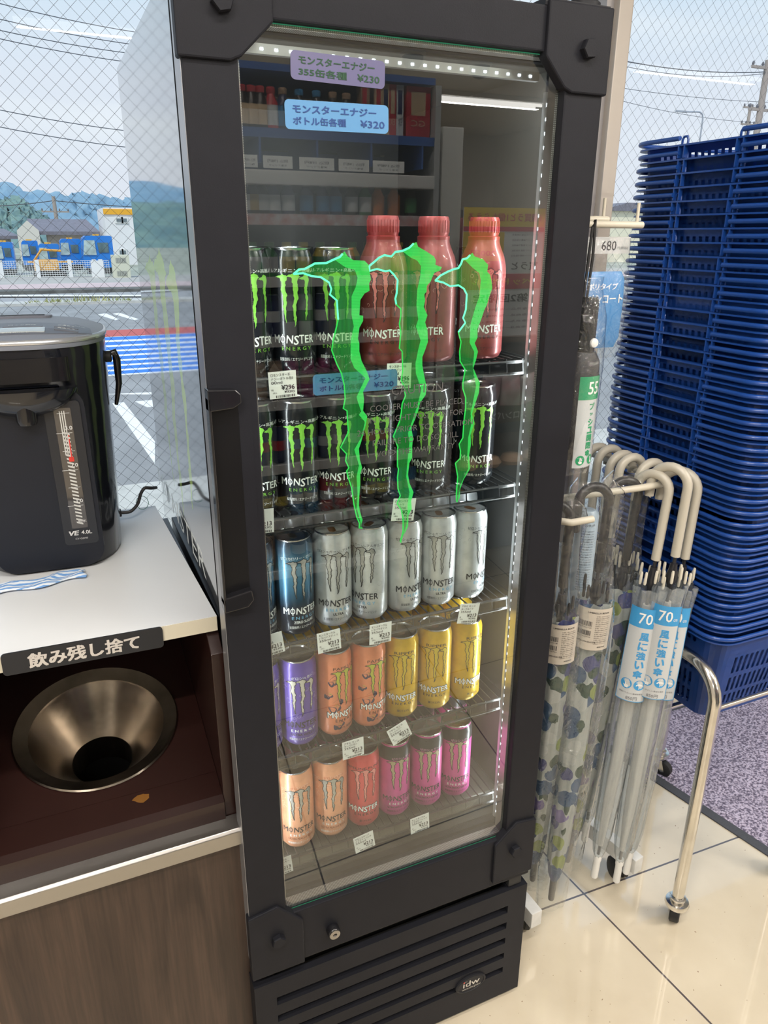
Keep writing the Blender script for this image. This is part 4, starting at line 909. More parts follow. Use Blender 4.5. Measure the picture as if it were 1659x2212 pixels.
# hand-lettered cards
def card(name, c, w_, h_, col, inkc, lines, label, ry, y, r_=.005, sleeve=False):
    t_ = thing(name, label, 'sign', (c[0], y, c[1])); t_.rotation_euler = (0, ry, 0)
    f = planef((0, 0, 0), (1, 0, 0), (0, 0, 1)); g = MB(); flat(g, f, -w_/2, w_/2, -h_/2, h_/2, .0005, r=r_); obj('card', g, mat('card_'+label[:6], col, .3, coat=.3), t_)
    f = planef((0, -.0004, 0), (1, 0, 0), (0, 0, 1)); g = MB()
    text(g, lines[0], -w_/2+.009, h_*.20, wdt=w_*.80, hgt=h_*.27, f=f, anchor='l', bold=.035); text(g, lines[1], -w_/2+.009, -h_*.20, wdt=w_*.50, hgt=h_*.27, f=f, anchor='l', bold=.035); text(g, lines[2], w_/2-.020, -h_*.20, wdt=w_*.24, hgt=h_*.25, f=f, bold=.02)
    obj('lettering', g, mat('ink_'+label[:6], inkc, .5), t_, fixn=False)
card('price_card', (.3275, 1.6075), .110, .0275, (.105, .10, .20), (.006, .05, .02), ('モンスターエナジー', '355缶各種', '¥230'), 'purple price card on the glass, reading 230 in green lettering', .02, .0085)
card('price_card', (.3255, 1.5615), .123, .029, (.09, .24, .45), (.012, .05, .20), ('モンスターエナジー', 'ボトル缶各種', '¥320'), 'blue price card on the glass below the purple card', -.01, .0080)
card('price_card', (.357, 1.2575), .119, .027, (.12, .30, .46), (.02, .07, .16), ('モンスターエナジー', 'ボトル缶各種', '¥320'), 'blue price card on the rack edge behind the left green claw', .0, .0400)
# ================================================================== COUNTER WITH WASTE CABINET (left)
CT = .94
counter_m = mat('counter_laminate', (.70, .72, .75), .35, var=.03, vs=4)
cedge = mat('counter_edge', (.60, .56, .45), .45)
brown = mat('brown_laminate', (.019, .0065, .0055), .32, spec=.35, coat=.3, var=.08, vs=6)
P = [(-.205, .070), (.157, .070), (.157, .085), (.140, .565), (-.60, .565), (-.60, .070)]
ctp = thing('worktop', 'white laminate worktop carrying the black water dispenser', 'counter', (0, .07, CT))
def sh(pts): return [(x, y-.07) for x, y in pts]
obj('top_sheet', MB().prism(sh([(-.60, .070), (.1565, .070), (.139, .565), (-.60, .565)]), 'z', -.0225, 0), counter_m, ctp)
obj('front_edging', MB().box((-.60, -.0012, -.0222), (.1560, 0, -.0006)), cedge, ctp)
# sign on the edge
sg = thing('counter_sign', 'black rounded sign with white Japanese lettering on the worktop edge above the funnel', 'sign', (0, .0655, 0))
fs_ = planef((-.017, 0, .9275), (.99905, .0, -.018), (.018, 0, .99905))
g = MB(); flat(g, fs_, -.098, .099, -.0155, .0155, .0025, r=.005); obj('plate', g, mat('sign_black', (.018, .019, .022), .45, spec=.3), sg)
g = MB(); f2 = planef((-.017, -.0004, .9275), (.99905, .0, -.018), (.018, 0, .99905)); text(g, '飲み残し捨て', .0, 0, wdt=.135, hgt=.0205, f=f2, bold=.045); obj('lettering', g, mat('sign_white', (.48, .45, .42), .6), sg, fixn=False)
# cabinet
cx0, cx1 = -.205, .1585
cab = thing('waste_cabinet', 'dark brown waste cabinet with wood grain door, steel rail and open niche under the worktop', 'cabinet', ((cx0+cx1)/2, .05, 0))
def K_(mb): return mb.xf(Matrix.Translation((-(cx0+cx1)/2, -.05, 0)))
zt = CT-.0228; zl = .640
# side panels: thick front faced uprights (right one visible), sloping top front corner
g = MB().prism([(.052, .605), (.052, .890), (.085, zt), (.55, zt), (.55, .0), (.052, .0)], 'x', .141, cx1); o = obj('side_panel', K_(g), brown, cab); bv = o.modifiers.new('b', 'BEVEL'); bv.width = .0012; bv.segments = 2
g = MB().prism([(.052, .605), (.052, .890), (.085, zt), (.55, zt), (.55, .0), (.052, .0)], 'x', cx0, cx0+.0175); obj('side_panel', K_(g), brown, cab)
obj('back_panel', K_(MB().box((cx0+.018, .535, .0), (.1405, .55, zt))), brown, cab)
# niche: lip, sloping plate with round hole, riser
sl_ = .25
def zp(y): return .655+sl_*(y-.10)
lip = MB().prism([(.046, .640), (.058, .6455), (.101, .655), (.101, .640), (.060, .628), (.060, .606), (.046, .606)], 'x', cx0+.018, .1405)
obj('niche_lip', K_(lip), brown, cab)
FC = V((-.020, .243)); FR = .1245
g = MB(); NS = 48; bx = (cx0+.018, .1405); by = (.101, .535); ring = []; outr = []
for k in range(NS):
    a = 2*PI*k/NS; c_, s_ = math.cos(a), math.sin(a); ring.append((FC.x+(FR-.004)*c_, FC.y+(FR-.004)*s_))
    tq = min([(q_ - FC.x)/c_ for q_ in bx if abs(c_) > 1e-6 and (q_-FC.x)/c_ > 0]+[(q_ - FC.y)/s_ for q_ in by if abs(s_) > 1e-6 and (q_-FC.y)/s_ > 0])
    outr.append((FC.x+tq*c_, FC.y+tq*s_))
vs = [(x, y, zp(y)) for x, y in ring]+[(x, y, zp(y)) for x, y in outr]
for cxn in bx:
    for cyn in by: vs.append((cxn, cyn, zp(cyn)))
fsx = [(k, (k+1) % NS, NS+(k+1) % NS, NS+k) for k in range(NS)]
for ci, (cxn, cyn) in enumerate([(x, y) for x in bx for y in by]):
    ks = [k for k in range(NS) if (abs(outr[k][0]-cxn) < 1e-6) != (abs(outr[(k+1) % NS][0]-cxn) < 1e-6) and (abs(outr[k][1]-cyn) < 1e-6 or abs(outr[(k+1) % NS][1]-cyn) < 1e-6)]
    ks = [k for k in ks if math.hypot(outr[k][0]-cxn, outr[k][1]-cyn) < .12 or True]
    if ks:
        k = min(ks, key=lambda k: math.hypot(outr[k][0]-cxn, outr[k][1]-cyn)); fsx.append((NS+k, NS+(k+1) % NS, 2*NS+ci))
g.add(vs, fsx); obj('niche_plate', K_(g), brown, cab)
mk = thing('dried_drip', 'amber dried drip stain on the brown niche lip', 'stain', (.053, .086, .652)); bpy.data.objects.remove(mk)
stn = MB(); a_ = at(305, 1725, 2, .6515); 
stn.add([(a_.x+.011*math.cos(2*PI*k/14)*(1+.25*math.sin(k*2.1)), a_.y+.008*math.sin(2*PI*k/14)*(1+.2*math.cos(k*1.7)), .6518+.2*(a_.y+.008*math.sin(2*PI*k/14)-.086)) for k in range(14)], [tuple(range(14))])
obj('amber_stain', K_(stn), mat('amber_stain', (.16, .07, .015), .2, coat=.5), cab)
# funnel
fm_ = mat('worn_steel', (.42, .37, .31), .24, 1.0, var=.40, vs=9, bump=.10, bs=14)
ft = thing('steel_funnel', 'round worn steel drain funnel set in the brown cabinet niche', 'funnel', (FC.x, FC.y, zp(FC.y)+.001)); ft.rotation_euler = (math.atan(sl_), 0, 0)
g = MB().lathe([(FR, -.001), (FR+.002, .001), (FR, .003), (FR-.003, .0015), (FR-.006, .0003), (FR-.021, -.0055), (FR-.0225, -.009), (.052, -.080), (.048, -.086), (.047, -.14)], 64, cap=(False, False)); obj('bowl', g, fm_, ft, smooth=17)
obj('drain_pipe', MB().lathe([(.0475, -.14), (.0475, -.25), (.001, -.25)], 32, cap=(False, False)), mat('pipe_dark', (.003, .003, .003), .8, spec=.1), ft, smooth=35)
# door with wood grain
m, n, l, b = base('walnut_grain')
t = n.new('ShaderNodeTexCoord'); mp_ = n.new('ShaderNodeMapping'); l.new(t.outputs['Object'], mp_.inputs[0]); mp_.inputs['Scale'].default_value = (1, 1, .10)
z = n.new('ShaderNodeTexNoise'); z.inputs['Scale'].default_value = 28; z.inputs['Detail'].default_value = 7; z.inputs['Distortion'].default_value = 1.2; l.new(mp_.outputs[0], z.inputs[0])
mp2 = n.new('ShaderNodeMapping'); l.new(t.outputs['Object'], mp2.inputs[0]); mp2.inputs['Scale'].default_value = (1, 1, .03)
z2 = n.new('ShaderNodeTexNoise'); z2.inputs['Scale'].default_value = 240; z2.inputs['Detail'].default_value = 3; l.new(mp2.outputs[0], z2.inputs[0])
r = n.new('ShaderNodeValToRGB'); l.new(z.outputs[0], r.inputs[0]); r.color_ramp.elements[0].position = .34; r.color_ramp.elements[1].position = .66
r.color_ramp.elements[0].color = (.028, .015, .0105, 1); r.color_ramp.elements[1].color = (.066, .039, .027, 1)
mxn = n.new('ShaderNodeMixRGB'); mxn.blend_type = 'MULTIPLY'; mxn.inputs[0].default_value = .75; l.new(r.outputs[0], mxn.inputs[1])
r3 = n.new('ShaderNodeValToRGB'); l.new(z2.outputs[0], r3.inputs[0]); r3.color_ramp.elements[0].position = .3; r3.color_ramp.elements[0].color = (.55, .55, .55, 1); r3.color_ramp.elements[1].position = .6
l.new(r3.outputs[0], mxn.inputs[2]); l.new(mxn.outputs[0], b.inputs['Base Color']); b.inputs['Roughness'].default_value = .42; wood_m = m
dr = obj('cabinet_door', K_(MB().box((cx0+.001, .034, .03), (cx1-.0005, .051, .600))), wood_m, cab)
obj('edge_band', K_(MB().box((cx1-.0005, .034, .03), (cx1+.0005, .051, .600)).box((cx0, .034, .03), (cx0+.001, .051, .6))), mat('edge_tan', (.40, .24, .12), .5), dr)
rail_ = MB().prism([(.018, .578), (.018, .603), (.022, .607), (.051, .609), (.051, .601), (.034, .600), (.034, .578)], 'x', cx0-.002, cx1+.0015)
o = obj('steel_rail', K_(rail_), steel, dr); bv = o.modifiers.new('b', 'BEVEL'); bv.width = .001; bv.segments = 2
obj('plinth', K_(MB().box((cx0+.01, .07, 0), (cx1-.01, .53, .03))), blackrub, cab)
# next cabinet unit, only a sliver in view
nb = thing('cabinet_unit', 'black cabinet unit left of the wood grain door, a sliver in view', 'cabinet', (-.40, .05, 0))
obj('carcass', MB().box((-.195, .01, 0), (.190, .50, CT-.0235)), black, nb); obj('unit_door', MB().box((-.195, -.012, .03), (.190, .008, .60)), mat('dark_door', (.02, .018, .018), .4), nb)

# ================================================================== WATER DISPENSER
DC = V((-.040, .432)); 
dsp = thing('water_dispenser', 'black electric hot water dispenser with grey lid and level gauge on the worktop', 'water dispenser', (DC.x, DC.y, CT)); dsp.rotation_euler = (0, 0, math.radians(-3.5))
navy = mat('dispenser_black', (.007, .008, .012), .16, spec=.4, coat=.5); panel_m = mat('dispenser_panel', (.011, .013, .020), .45, spec=.3)
def sup(hx, hy, z_, n_=56, p=2.6, fl=None):
    out = []
    for k in range(n_):
        a = 2*PI*k/n_-PI/2; c_, s_ = math.cos(a), math.sin(a)
        x = hx*abs(c_)**(2/p)*(1 if c_ >= 0 else -1); y = hy*abs(s_)**(2/p)*(1 if s_ >= 0 else -1)
        if fl is not None: y = max(y, fl)
        out.append((x, y, z_))
    return out
def loft(mb, rings, mi=0, cap=(True, True)):
    n_ = len(rings[0]); vs = [p for r_ in rings for p in r_]
    fs = [(i*n_+k, i*n_+(k+1) % n_, (i+1)*n_+(k+1) % n_, (i+1)*n_+k) for i in range(len(rings)-1) for k in range(n_)]
    if cap[0]: fs.append(tuple(range(n_-1, -1, -1)))
    if cap[1]: fs.append(tuple((len(rings)-1)*n_+k for k in range(n_)))
    return mb.add(vs, fs, mi)
HB = .352
body = MB(); loft(body, [sup(.100, .120, 0, fl=-.112), sup(.1035, .124, .004, fl=-.113), sup(.108, .128, .10, fl=-.118), sup(.113, .132, .24, fl=-.122), sup(.116, .134, .30, fl=-.130), sup(.117, .136, HB-.012, fl=-.134), sup(.116, .135, HB-.006, fl=-.133)])
obj('body', body, navy, dsp, smooth=40)
lid_m = mat('dispenser_lid', (.20, .22, .27), .42, bump=.05, bs=200)
LS = [(0, .0235), (.4, .0222), (.75, .0172), (.93, .0105), (1, .007)]
def lidh(x, y):
    s_ = (abs(x/.118)**2.6+abs(y/.137)**2.6)**(1/2.6)
    for (a, ha), (b_, hb2) in zip(LS, LS[1:]):
        if s_ <= b_: return HB+ha+(hb2-ha)*(s_-a)/(b_-a)
    return HB+.007
def drape(mb, poly, off, th=.0):
    bm = bmesh.new(); bm.faces.new([bm.verts.new((p[0], p[1], 0)) for p in poly]); bmesh.ops.triangulate(bm, faces=bm.faces[:])
    for ax_ in (0, 1):
        q_ = -.14
        while q_ < .14:
            bmesh.ops.bisect_plane(bm, geom=bm.verts[:]+bm.edges[:]+bm.faces[:], plane_co=(q_, q_, 0), plane_no=(1-ax_, ax_, 0)); q_ += .009
    bm.verts.index_update(); mb.add([(v_.co.x, v_.co.y, lidh(v_.co.x, v_.co.y)+off) for v_ in bm.verts], [tuple(z_.index for z_ in f_.verts) for f_ in bm.faces]); bm.free()
    n_ = len(poly); den = []
    for i in range(n_):
        a, b_ = poly[i], poly[(i+1) % n_]
        for q_ in range(4): den.append((a[0]+(b_[0]-a[0])*q_/4, a[1]+(b_[1]-a[1])*q_/4))
    k_ = len(den); mb.add([(p[0], p[1], lidh(*p)+off) for p in den]+[(p[0], p[1], lidh(*p)-.002) for p in den], [(i, (i+1) % k_, k_+(i+1) % k_, k_+i) for i in range(k_)])
    return mb
ld = MB(); loft(ld, [sup(.118, .137, HB-.006, fl=-.136), sup(.120, .139, HB+.002, fl=-.138)]+[sup(.118*q_, .137*q_, HB+h_) for q_, h_ in ((1, .007), (.93, .0105), (.84, .0142), (.75, .0172), (.575, .020), (.4, .0222), (.2, .0230), (.05, .0234))])
lo = obj('lid', ld, lid_m, dsp, smooth=40)
obj('lid_rim', loft(MB(), [sup(.1205, .1395, HB+.001, fl=-.1385), sup(.1213, .1403, HB+.0035, fl=-.1393), sup(.1195, .1385, HB+.0065, fl=-.1375), sup(.117, .136, HB+.0078, fl=-.135)], cap=(False, False)), mat('rim_silver', (.62, .64, .68), .25, .7), lo, smooth=50)
# lid handle recess + lever
def lidz(y): return HB+.0315-.62*max(0, abs(y))**2*1.6
g = MB(); fl_ = lambda u, v: V((u, v, HB+.026-.0)) ; 
hp = rrect(-.042, .042, .005, .045, .012)
obj('lid_handle', drape(MB(), [(x, y+.012) for x, y in hp], .0035), mat('lid_handle_grey', (.16, .17, .21), .35), lo)
obj('handle_slot', drape(MB(), rrect(-.032, .032, .024, .036, .005), .0042), blackrub, lo)
# control panel at the front of the lid
CPz = lambda y: HB+.0075+(.137+y)*.30
tiltf = lambda u, v: V((u, -.122+v, lidh(u, -.122+v)+.0022))
g = MB(); ptsq = []
for k in range(17): a = PI*k/16; ptsq.append((-.098*math.cos(a), .056+.012*math.sin(a)))
lowr = [( .100-.2*k/16, .004+.026*(abs(k-8)/8)**3) for k in range(17)]
poly = ptsq+lowr; drape(g, [(p[0], p[1]-.122) for p in poly], .0012)
cp = obj('control_panel', g, mat('control_grey', (.11, .12, .15), .35), lo)
up = lambda u, v: tiltf(u, v)+V((0, 0, .0006))
g = MB(); drape(g, [(x, y-.122) for x, y in rrect(-.038, .038, .010, .029, .0015)], .0026); obj('display', g, mat('display_glass', (.45, .50, .52), .08, coat=1), cp)
for (u0, u1, v0, v1) in ((-.018, .034, .036, .045), (.050, .082, .034, .043), (.050, .082, .021, .030), (-.082, -.050, .034, .043), (-.082, -.050, .021, .030)):
    g = MB(); drape(g, [(x, y-.122) for x, y in rrect(u0, u1, v0, v1, .002)], .0022); o = obj('button', g, mat('button_grey', (.13, .14, .17), .4), cp)
    g = MB(); text(g, {(-.018): 'ロック解除', .050: '再沸とう'}.get(u0, '省エネ'), (u0+u1)/2, (v0+v1)/2, wdt=(u1-u0)*.7, hgt=.0045, f=lambda u, v: tiltf(u, v)+V((0, 0, .0014))); obj('button_print', g, pw, o, fixn=False)
g = MB(); text(g, 'ZOJIRUSHI', 0, .0058, wdt=.034, hgt=.0028, f=up); text(g, 'カルキとばし', .097-.012, .047, wdt=.014, hgt=.003, f=up); obj('panel_print', g, pw, cp, fixn=False)
# front panel with rounded top corners, spout hood, gauge
fy_ = lambda z_: -.1128-.0305*(z_/.30)**1.4*.62
def ff(u, z_, off=0): return V((u, fy_(z_)-off, z_))
g = MB(); pl = rrect(-.0775, .0775, .004, .292, .03, 6); zs_ = 10
bmx = bmesh.new(); bmx.faces.new([bmx.verts.new((p[0], 0, p[1])) for p in pl]); bmesh.ops.triangulate(bmx, faces=bmx.faces[:])
for k in range(1, 12): bmesh.ops.bisect_plane(bmx, geom=bmx.verts[:]+bmx.edges[:]+bmx.faces[:], plane_co=(0, 0, k*.026), plane_no=(0, 0, 1))
bmx.verts.index_update(); g.add([ff(v.co.x, v.co.z, .006) for v in bmx.verts], [tuple(q.index for q in f_.verts) for f_ in bmx.faces]); bmx.free()
k0 = len(pl); den = []
for i in range(k0):
    a, b_ = pl[i], pl[(i+1) % k0]; st_ = max(1, int(math.hypot(b_[0]-a[0], b_[1]-a[1])/.02))
    den += [(a[0]+(b_[0]-a[0])*q_/st_, a[1]+(b_[1]-a[1])*q_/st_) for q_ in range(st_)]
kk = len(den); g.add([ff(p[0], p[1], .006) for p in den]+[ff(p[0], p[1], -.004) for p in den], [(i, (i+1) % kk, kk+(i+1) % kk, kk+i) for i in range(kk)])
fp = obj('front_panel', g, panel_m, dsp)
def hood(z_, hx, hy): return [(hx*math.cos(PI+PI*k/20), ff(0, z_, .005).y+hy*math.sin(PI+PI*k/20), z_) for k in range(21)]+[(hx, ff(0, z_, 0).y+.004, z_), (-hx, ff(0, z_, 0).y+.004, z_)]
g = MB(); rings = [hood(.292, .072, .030), hood(.282, .068, .030), hood(.268, .055, .027), hood(.258, .036, .020), hood(.253, .018, .012)]
loft(g, rings); obj('spout_hood', g, navy, dsp, smooth=50)
obj('spout', MB().lathe([(.0125, .244), (.0145, .250), (.0145, .285)], 24, c=(0, ff(0, .27, .018).y, 0)), blackgloss, dsp, smooth=40)
hb = MB(); loft(hb, [sup(.074, .010, .300, 24), sup(.074, .010, .334, 24)]); hb.xf(Matrix.Translation((-.01, -.1285, 0)))
obj('beak_cover', hb, blackgloss, dsp, smooth=40)
# gauge
gx0, gx1, gz0, gz1 = .022, .071, .042, .272
g = MB(); flat(g, lambda u, v: ff(u, v, .0075), gx0, gx1, gz0, gz1, .002, r=.006)
gg_ = lambda u, v: V((u, -.1128-.006-.0016-.0189*(((v-.042)/.23)*.9+.02), v))
g = MB(); flat(g, gg_, gx0, gx1, gz0, gz1, .002, r=.006); gp_ = obj('gauge_plate', g, mat('gauge_plate', (.014, .016, .022), .35), fp)
gf = lambda d_: (lambda u, v: gg_(u, v)-V((0, d_, 0)))
g = MB(); flat(g, gf(.0006), gx0+.013, gx0+.036, .070, .262, .001, r=.002); gw = obj('gauge_window', g, mat('gauge_glass', (.05, .045, .045), .08, coat=1), gp_)
g = MB()
for i in range(26):
    v0 = .076+i*.0058
    if v0 > .232: break
    g.add([gf(.0012)(gx0+.021, v0+.003), gf(.0012)(gx0+.030, v0-.0005), gf(.0012)(gx0+.030, v0+.0023), gf(.0012)(gx0+.021, v0+.0058)], [(0, 1, 2, 3)])
for i in range(3): g.add([gf(.0012)(gx0+.020+i*.003, .19), gf(.0012)(gx0+.0215+i*.003, .19), gf(.0012)(gx0+.0215+i*.003, .258), gf(.0012)(gx0+.020+i*.003, .258)], [(0, 1, 2, 3)])
obj('gauge_stripes', g, mat('stripe_white', (.55, .55, .53), .4), gw, fixn=False)
obj('float_pointer', MB().box((gx0+.0275, gg_(0, .21).y-.0016, .185), (gx0+.029, gg_(0, .21).y-.0009, .226)).box((gx0+.024, gg_(0, .19).y-.0018, .180), (gx0+.031, gg_(0, .19).y-.0009, .187)), mat('float_red', (.6, .04, .03), .4), gw)
g = MB(); f = gf(.0016)
for s, v_ in (('3.0', .228), ('2.0', .170), ('1.0', .112)): text(g, s, gx0+.030, v_+.004, hgt=.006, f=f, bold=.02)
for v_ in (.254, .224, .196, .166, .138, .108): g.add([f(gx0+.012 if int(v_*1000) in (224, 166, 108) else gx0+.017, v_), f(gx0+.034, v_), f(gx0+.034, v_+.0007), f(gx0+.012 if int(v_*1000) in (224, 166, 108) else gx0+.017, v_+.0007)], [(0, 1, 2, 3)])
text(g, '給水', gx0+.029, .082, hgt=.0055, f=f, bold=.02); text(g, 'VE', gx0+.014, .0625, wdt=.014, hgt=.0075, f=f, bold=.05, slant=.2); text(g, '4.0L', gx0+.033, .0625, wdt=.015, hgt=.0062, f=f, bold=.03); text(g, 'CV-GD40', gx0+.0245, .0525, wdt=.018, hgt=.003, f=f)
obj('gauge_print', g, mat('gauge_white', (.62, .62, .62), .5), gp_, fixn=False)
# carrying handle folded down the right side
g = MB(); g.tube([(.119, -.015, .318), (.128, -.015, .322), (.131, -.014, .310), (.130, -.010, .27), (.122, -.006, .235)], [.005, .006, .006, .005, .003], 8); obj('carry_handle', g, blackgloss, dsp, smooth=60)
obj('handle_pivot', MB().lathe([(.009, 0), (.009, .008), (.007, .010)], 16, M=Matrix.Translation((.114, -.015, .315)) @ Matrix.Rotation(PI/2, 4, 'Y')), blackrub, dsp, smooth=40)
# cord
cp0 = V((.068, .500, CT+.018)); g = MB()
pts = [V((0, 0, 0)), V((.02, .0, -.002)), V((.035, .004, .010)), V((.042, .006, .030)), V((.050, .008, .040)), V((.062, .012, .036)), V((.075, .03, .030))]
sm = []
for i in range(len(pts)-1):
    for q_ in range(6): sm.append(pts[i].lerp(pts[i+1], q_/6))
for _ in range(4): sm = [sm[0]]+[(sm[i-1]+sm[i]*2+sm[i+1])/4 for i in range(1, len(sm)-1)]+[sm[-1]]
cd_ = thing('power_cord', 'black power cord looping up behind the dispenser with a green wire tie', 'cable', tuple(cp0))
g.tube(sm, .0032, 8); obj('cord', g, mat('cord_black', (.03, .03, .032), .4), cd_, smooth=60)
obj('plug', MB().box((-.016, -.007, -.006), (.004, .007, .006), bev=.002), blackrub, cd_)
g = MB()
g.tube([(.043+.011*math.cos(a*.6), .005+.004*math.sin(a*.6), .012+.012*math.sin(a*.6)) for a in range(0, 11)], .0006, 5, closed=True); obj('wire_tie', g, mat('tie_green', (.02, .16, .10), .5), cd_, smooth=60)
# cloth
m, n, l, b = base('striped_cloth')
t = n.new('ShaderNodeTexCoord'); wv = n.new('ShaderNodeTexWave'); wv.inputs['Scale'].default_value = 42; wv.inputs['Distortion'].default_value = 3.5; wv.inputs['Detail'].default_value = 1; wv.inputs['Detail Scale'].default_value = 1.5; wv.bands_direction = 'Y'
l.new(t.outputs['Object'], wv.inputs[0]); r = n.new('ShaderNodeValToRGB'); l.new(wv.outputs[0], r.inputs[0]); r.color_ramp.elements[0].position = .45; r.color_ramp.elements[1].position = .55
r.color_ramp.elements[0].color = (.16, .34, .68, 1); r.color_ramp.elements[1].color = (.70, .76, .84, 1); l.new(r.outputs[0], b.inputs['Base Color']); b.inputs['Roughness'].default_value = .9
a_ = at(182, 1236, 2, CT+.003)
g = MB(); nx_, ny_ = 40, 14; vs = []
for j_ in range(ny_+1):
    for i in range(nx_+1):
        x = -.19*(i/nx_)+.003*math.sin(j_*.8); y = -.010+.034*(j_/ny_)+.006*math.sin(i*.35)
        vs.append((x, y, .0025+.003*math.sin(i*.55+j_*.3)*math.sin(j_/ny_*PI)+(.0005 if j_ in (0, ny_) else .002)))
g.add(vs, [(j_*(nx_+1)+i, j_*(nx_+1)+i+1, (j_+1)*(nx_+1)+i+1, (j_+1)*(nx_+1)+i) for j_ in range(ny_) for i in range(nx_)])
o = obj('dishcloth', g, m, smooth=60); o.location = (a_.x, a_.y-.012, CT+.0012); o.rotation_euler = (0, 0, .10); sd_ = o.modifiers.new('s', 'SOLIDIFY'); sd_.thickness = .0015
tag(o, 'blue and white wavy striped cloth lying in front of the dispenser', 'cloth')
# ================================================================== BASKET STACK ON ITS TROLLEY (right)
bx0, bx1, by0, by1 = 1.100, 1.405, .020, .430
bcx, bcy = (bx0+bx1)/2, (by0+by1)/2; hx_, hy_ = (bx1-bx0)/2, (by1-by0)/2
bmat = mat('basket_blue', (.010, .058, .28), .34, spec=.5, coat=.15, var=.05, vs=20)
def seglist(half, pitch, fr, rad):
    """positions along a straight side, alternating bar / slot; returns list of (t0, t1, is_slot)"""
    L0 = -(half-rad); L1 = half-rad; nn_ = int((L1-L0-.02)/pitch); m0 = (L1-L0-nn_*pitch)/2; out = []; t_ = L0
    out.append((L0, L0+m0, False)); t_ = L0+m0
    for i in range(nn_): out.append((t_, t_+pitch*(1-fr), False)); out.append((t_+pitch*(1-fr), t_+pitch, True)); t_ += pitch
    out.append((t_, L1, False)); return out
def basket():
    t_ = thing('shopping_basket', '', 'basket')
    rad = .042; tap = .150; th = .0018
    sx = seglist(hx_-.012, .0155, .5, rad); sy = seglist(hy_-.012, .0155, .5, rad)
    levels = [(0, None), (-.006, None), (-.014, 'arch'), (-.024, None), (-.050, 'slot'), (-.092, None), (-.104, 'slot'), (-.140, None), (-.150, 'slot'), (-.184, None), (-.200, None)]
    def ring(z_):
        off = -z_*tap; hx2 = hx_-.012-off; hy2 = hy_-.012-off; rr_ = max(.02, rad-off*.4); out = []
        def side(segs, half0, half, P):
            s = (half-rr_)/(half0-rad)
            out.extend([(P(a*s), sl__, (a+b_)/2) for a, b_, sl__ in segs])
        side(sy, hy_-.012, hy2, lambda q_: (-hx2, -q_, z_))      # left side, running from +y to -y
        for k in range(6): a = PI+PI/2*k/6; out.append(((-hx2+rr_+rr_*math.cos(a), -hy2+rr_+rr_*math.sin(a), z_), False, None))
        side(sx, hx_-.012, hx2, lambda q_: (q_, -hy2, z_))
        for k in range(6): a = -PI/2+PI/2*k/6; out.append(((hx2-rr_+rr_*math.cos(a), -hy2+rr_+rr_*math.sin(a), z_), False, None))
        side(sy, hy_-.012, hy2, lambda q_: (hx2, q_, z_))
        for k in range(6): a = PI/2*k/6; out.append(((hx2-rr_+rr_*math.cos(a), hy2-rr_+rr_*math.sin(a), z_), False, None))
        side(sx, hx_-.012, hx2, lambda q_: (-q_, hy2, z_))
        for k in range(6): a = PI/2+PI/2*k/6; out.append(((-hx2+rr_+rr_*math.cos(a), hy2-rr_+rr_*math.sin(a), z_), False, None))
        return out
    rings = [ring(z_) for z_, _ in levels]; n_ = len(rings[0]); vs = [p for r_ in rings for p, _, _ in r_]; fs = []
    ny = len(sy)
    for i in range(len(levels)-1):
        for k in range(n_):
            sl__ = rings[i][k][1]; kind = levels[i][1]; mid = rings[i][k][2]
            if sl__ and kind == 'slot': continue
            if sl__ and kind == 'arch' and abs(mid) < .055 and (k < ny or (k > ny+len(sx) and k < 2*ny+len(sx)+12)): continue
            if sl__ and kind == 'arch' and mid is not None and abs(mid) > .085: continue
            k2 = (k+1) % n_; fs.append((i*n_+k, i*n_+k2, (i+1)*n_+k2, (i+1)*n_+k))
    bm = bmesh.new(); bv_ = [bm.verts.new(p) for p in vs]
    for f_ in fs: bm.faces.new([bv_[q_] for q_ in f_])
    base_ring = [bv_[(len(levels)-1)*n_+k] for k in range(n_)]
    for v_ in [v_ for v_ in bm.verts if not v_.link_faces]: bm.verts.remove(v_)
    bmesh.ops.solidify(bm, geom=bm.faces[:], thickness=th)
    bm.verts.index_update(); g = MB(); g.add([v_.co.copy() for v_ in bm.verts], [tuple(q_.index for q_ in f_.verts) for f_ in bm.faces]); bm.free()
    # base grid
    bh, bw = hy_-.012-.03-.004, hx_-.012-.03-.004
    y = -bh+.02
    while y < bh-.015: g.box((-bw, y, -.202), (bw, y+.006, -.199)); y += .016
    x = -bw+.02
    while x < bw-.015: g.box((x, -bh, -.2025), (x+.006, bh, -.1995)); x += .022
    obj('wall', g, bmat, t_)
    # flange
    g = MB(); P0 = rrect(-hx_, hx_, -hy_, hy_, rad+.008, 7); P1 = rrect(-hx_+.0125, hx_-.0125, -hy_+.0125, hy_-.0125, rad-.002, 7); k0 = len(P0)
    vs = [(p[0], p[1], -.0025) for p in P0]+[(p[0], p[1], .0005) for p in P0]+[(p[0], p[1], .0005) for p in P1]+[(p[0], p[1], -.0025) for p in P1]
    fs = []
    for a_, b_ in ((0, 1), (1, 2), (2, 3), (3, 0)): fs += [(a_*k0+i, a_*k0+(i+1) % k0, b_*k0+(i+1) % k0, b_*k0+i) for i in range(k0)]
    g.add(vs, fs); fl = obj('rim', g, bmat, t_, smooth=40)
